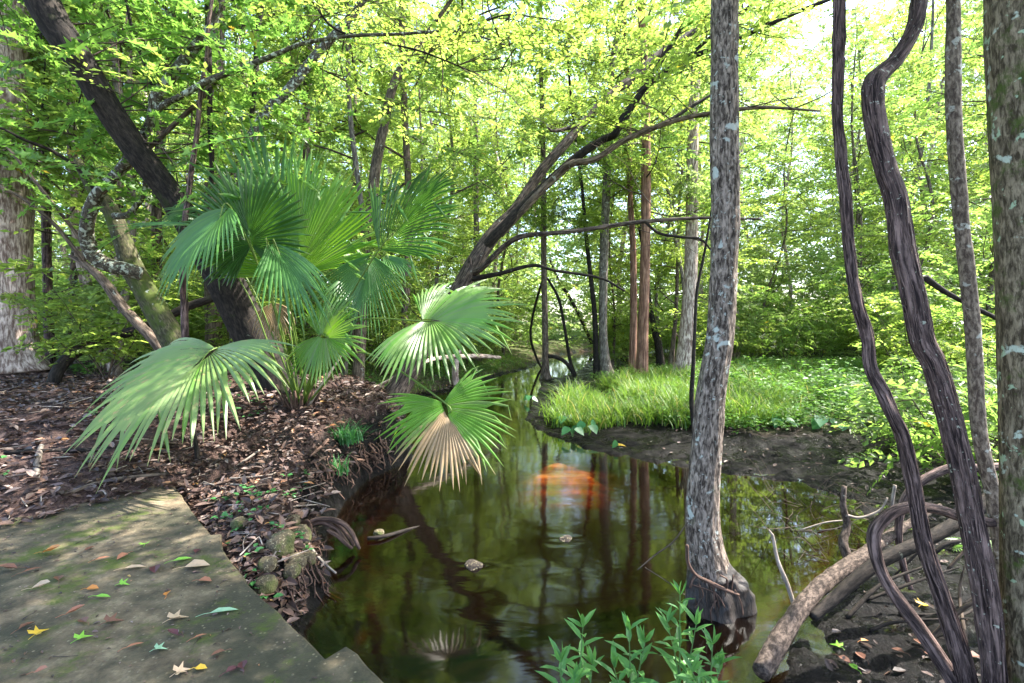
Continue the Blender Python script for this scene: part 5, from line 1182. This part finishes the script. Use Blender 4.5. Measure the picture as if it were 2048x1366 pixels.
px_thing('fallen_branch', [(1708, 1160, 18, 3.25), (1698, 1120, 18, 3.3), (1686, 1085, 17, 3.35), (1694, 1050, 14, 3.4), (1686, 1010, 12, 3.42), (1688, 972, 10, 3.45)], 0, M['bark_log'], 'pale crooked branch standing upright from the log', 'branch', segs=14, step=.02, lump=.14)
px_thing('fallen_branch', [(1592, 1225, 8, 3.1), (1575, 1170, 9, 3.15), (1555, 1120, 8, 3.2), (1545, 1070, 6, 3.25), (1538, 1060, 3, 3.25)], 0, M['twig_grey'], 'thin grey branch poking from the puddle near the root ball', 'branch', segs=8, step=.03, lump=.12)
SK = [([(1690, 1030, 7), (1720, 1035, 5), (1760, 1020, 4), (1775, 995, 3)], 'forked bare twig on the crooked pale branch', 3.4), ([(1600, 1060, 2), (1650, 1045, 3), (1700, 1040, 3)], 'fine pale twig crossing the puddle', 3.6), ([(1870, 1105, 8), (1900, 1085, 8), (1960, 1080, 7), (2000, 1075, 5)], 'dark branch lying on the mud behind the elbowed vine', 3.7),
      ([(1790, 970, 6), (1785, 1000, 6), (1783, 1030, 5)], 'short pale branch stub near the thinner hoop', 4.), ([(1850, 555, 14), (1885, 580, 11), (1930, 605, 9), (1990, 635, 9), (2030, 655, 8)], 'dark bare branch sloping behind the slender pale tree', 4.6), ([(1850, 1090, 5), (1820, 1120, 5), (1790, 1150, 4)], 'broken dark twig under the fallen trunk', 3.5)]
for pp, l, Y in SK: px_thing('stick', pp, Y, M['bark_dark' if 'dark' in l else 'twig_grey'], l, 'stick', segs=8, step=.03, lump=.12)
for k in range(14):
    px = rng.uniform(1600, 1960); py = rng.uniform(1060, 1290); h = hit(px, py); a = rng.normal(-.5, .6); L = .25+.5*rng.random(); e = h+np.array([math.cos(a)*L, -math.sin(a)*L*.6, abs(rng.normal(.12, .15))])
    g = Geo(); r_ = .004+.010*rng.random(); rows = [np.r_[h+np.array([0, 0, .01]), r_], np.r_[(h+e)/2+rng.normal(0, .05, 3), r_*.85], np.r_[e, r_*.4]]; tube(g, rows, 8, .03, seed=k, lump=.15)
    o = local(g, h).build('stick', M['bark_dark' if k % 3 else 'twig']); o.location = h; tag(o, 'dark wet stick lying in the tangle round the fallen logs', 'stick', 'dark sticks round the fallen logs')
# dead tangle over the puddle
g = Geo(); b = hit(1660, 1020)
for k in range(90):
    px = rng.uniform(1540, 1800); py = rng.uniform(975, 1130); h = hit(px, py); p = h+np.array([0, 0, .01]); a = rng.random()*6.28; L = .1+.35*rng.random()
    d = np.array([math.cos(a), math.sin(a)*.6, abs(rng.normal(.2, .5))]); tube(g, [np.r_[p, .003], np.r_[p+d*L*.5+rng.normal(0, .03, 3), .0025], np.r_[p+d*L, .0012]], 4, .06, seed=k)
o = tag(g.build('twig_debris', M['twig']), 'dark dead twigs tangled over the puddled mud', None, kind='stuff')
# ------------------------------------------------------------------ light, sky, camera
el = math.asin(SUN[2])
w = bpy.data.worlds.new('World'); scene.world = w; w.use_nodes = True; nt = w.node_tree
sky = nt.nodes.new('ShaderNodeTexSky'); sky.sky_type = 'NISHITA'; sky.sun_disc = False; sky.sun_elevation = el; sky.sun_rotation = math.atan2(SUN[0], SUN[1])
sky.dust_density = 2.
bg = nt.nodes['Background']; bg.inputs['Strength'].default_value = .15; nt.links.new(sky.outputs[0], bg.inputs[0])
l = bpy.data.lights.new('sun', 'SUN'); l.energy = 3.5; l.angle = R(.5); l.color = (1, .95, .86)
so = bpy.data.objects.new('sun', l); COL.objects.link(so); so.rotation_euler = Vector([-float(v) for v in SUN]).to_track_quat('-Z', 'Y').to_euler(); so.location = (8, 0, 30)
cam = bpy.data.cameras.new('camera'); cam.sensor_width = 36; cam.lens = F/2048*36; cam.shift_y = (HZ-683)/2048; cam.clip_end = 500; cam.clip_start = .05
co = bpy.data.objects.new('camera', cam); COL.objects.link(co); co.location = (0, 0, CH); co.rotation_euler = (math.pi/2, 0, 0); scene.camera = co
vs = scene.view_settings; vs.view_transform = 'Standard'; vs.look = 'None'; vs.gamma = 1; vs.exposure = 2.7
scene.cycles.max_bounces = 8; scene.cycles.diffuse_bounces = 4; scene.cycles.glossy_bounces = 3; scene.cycles.transmission_bounces = 6; scene.cycles.transparent_max_bounces = 8
scene.cycles.use_denoising = True; scene.cycles.sample_clamp_indirect = 6.
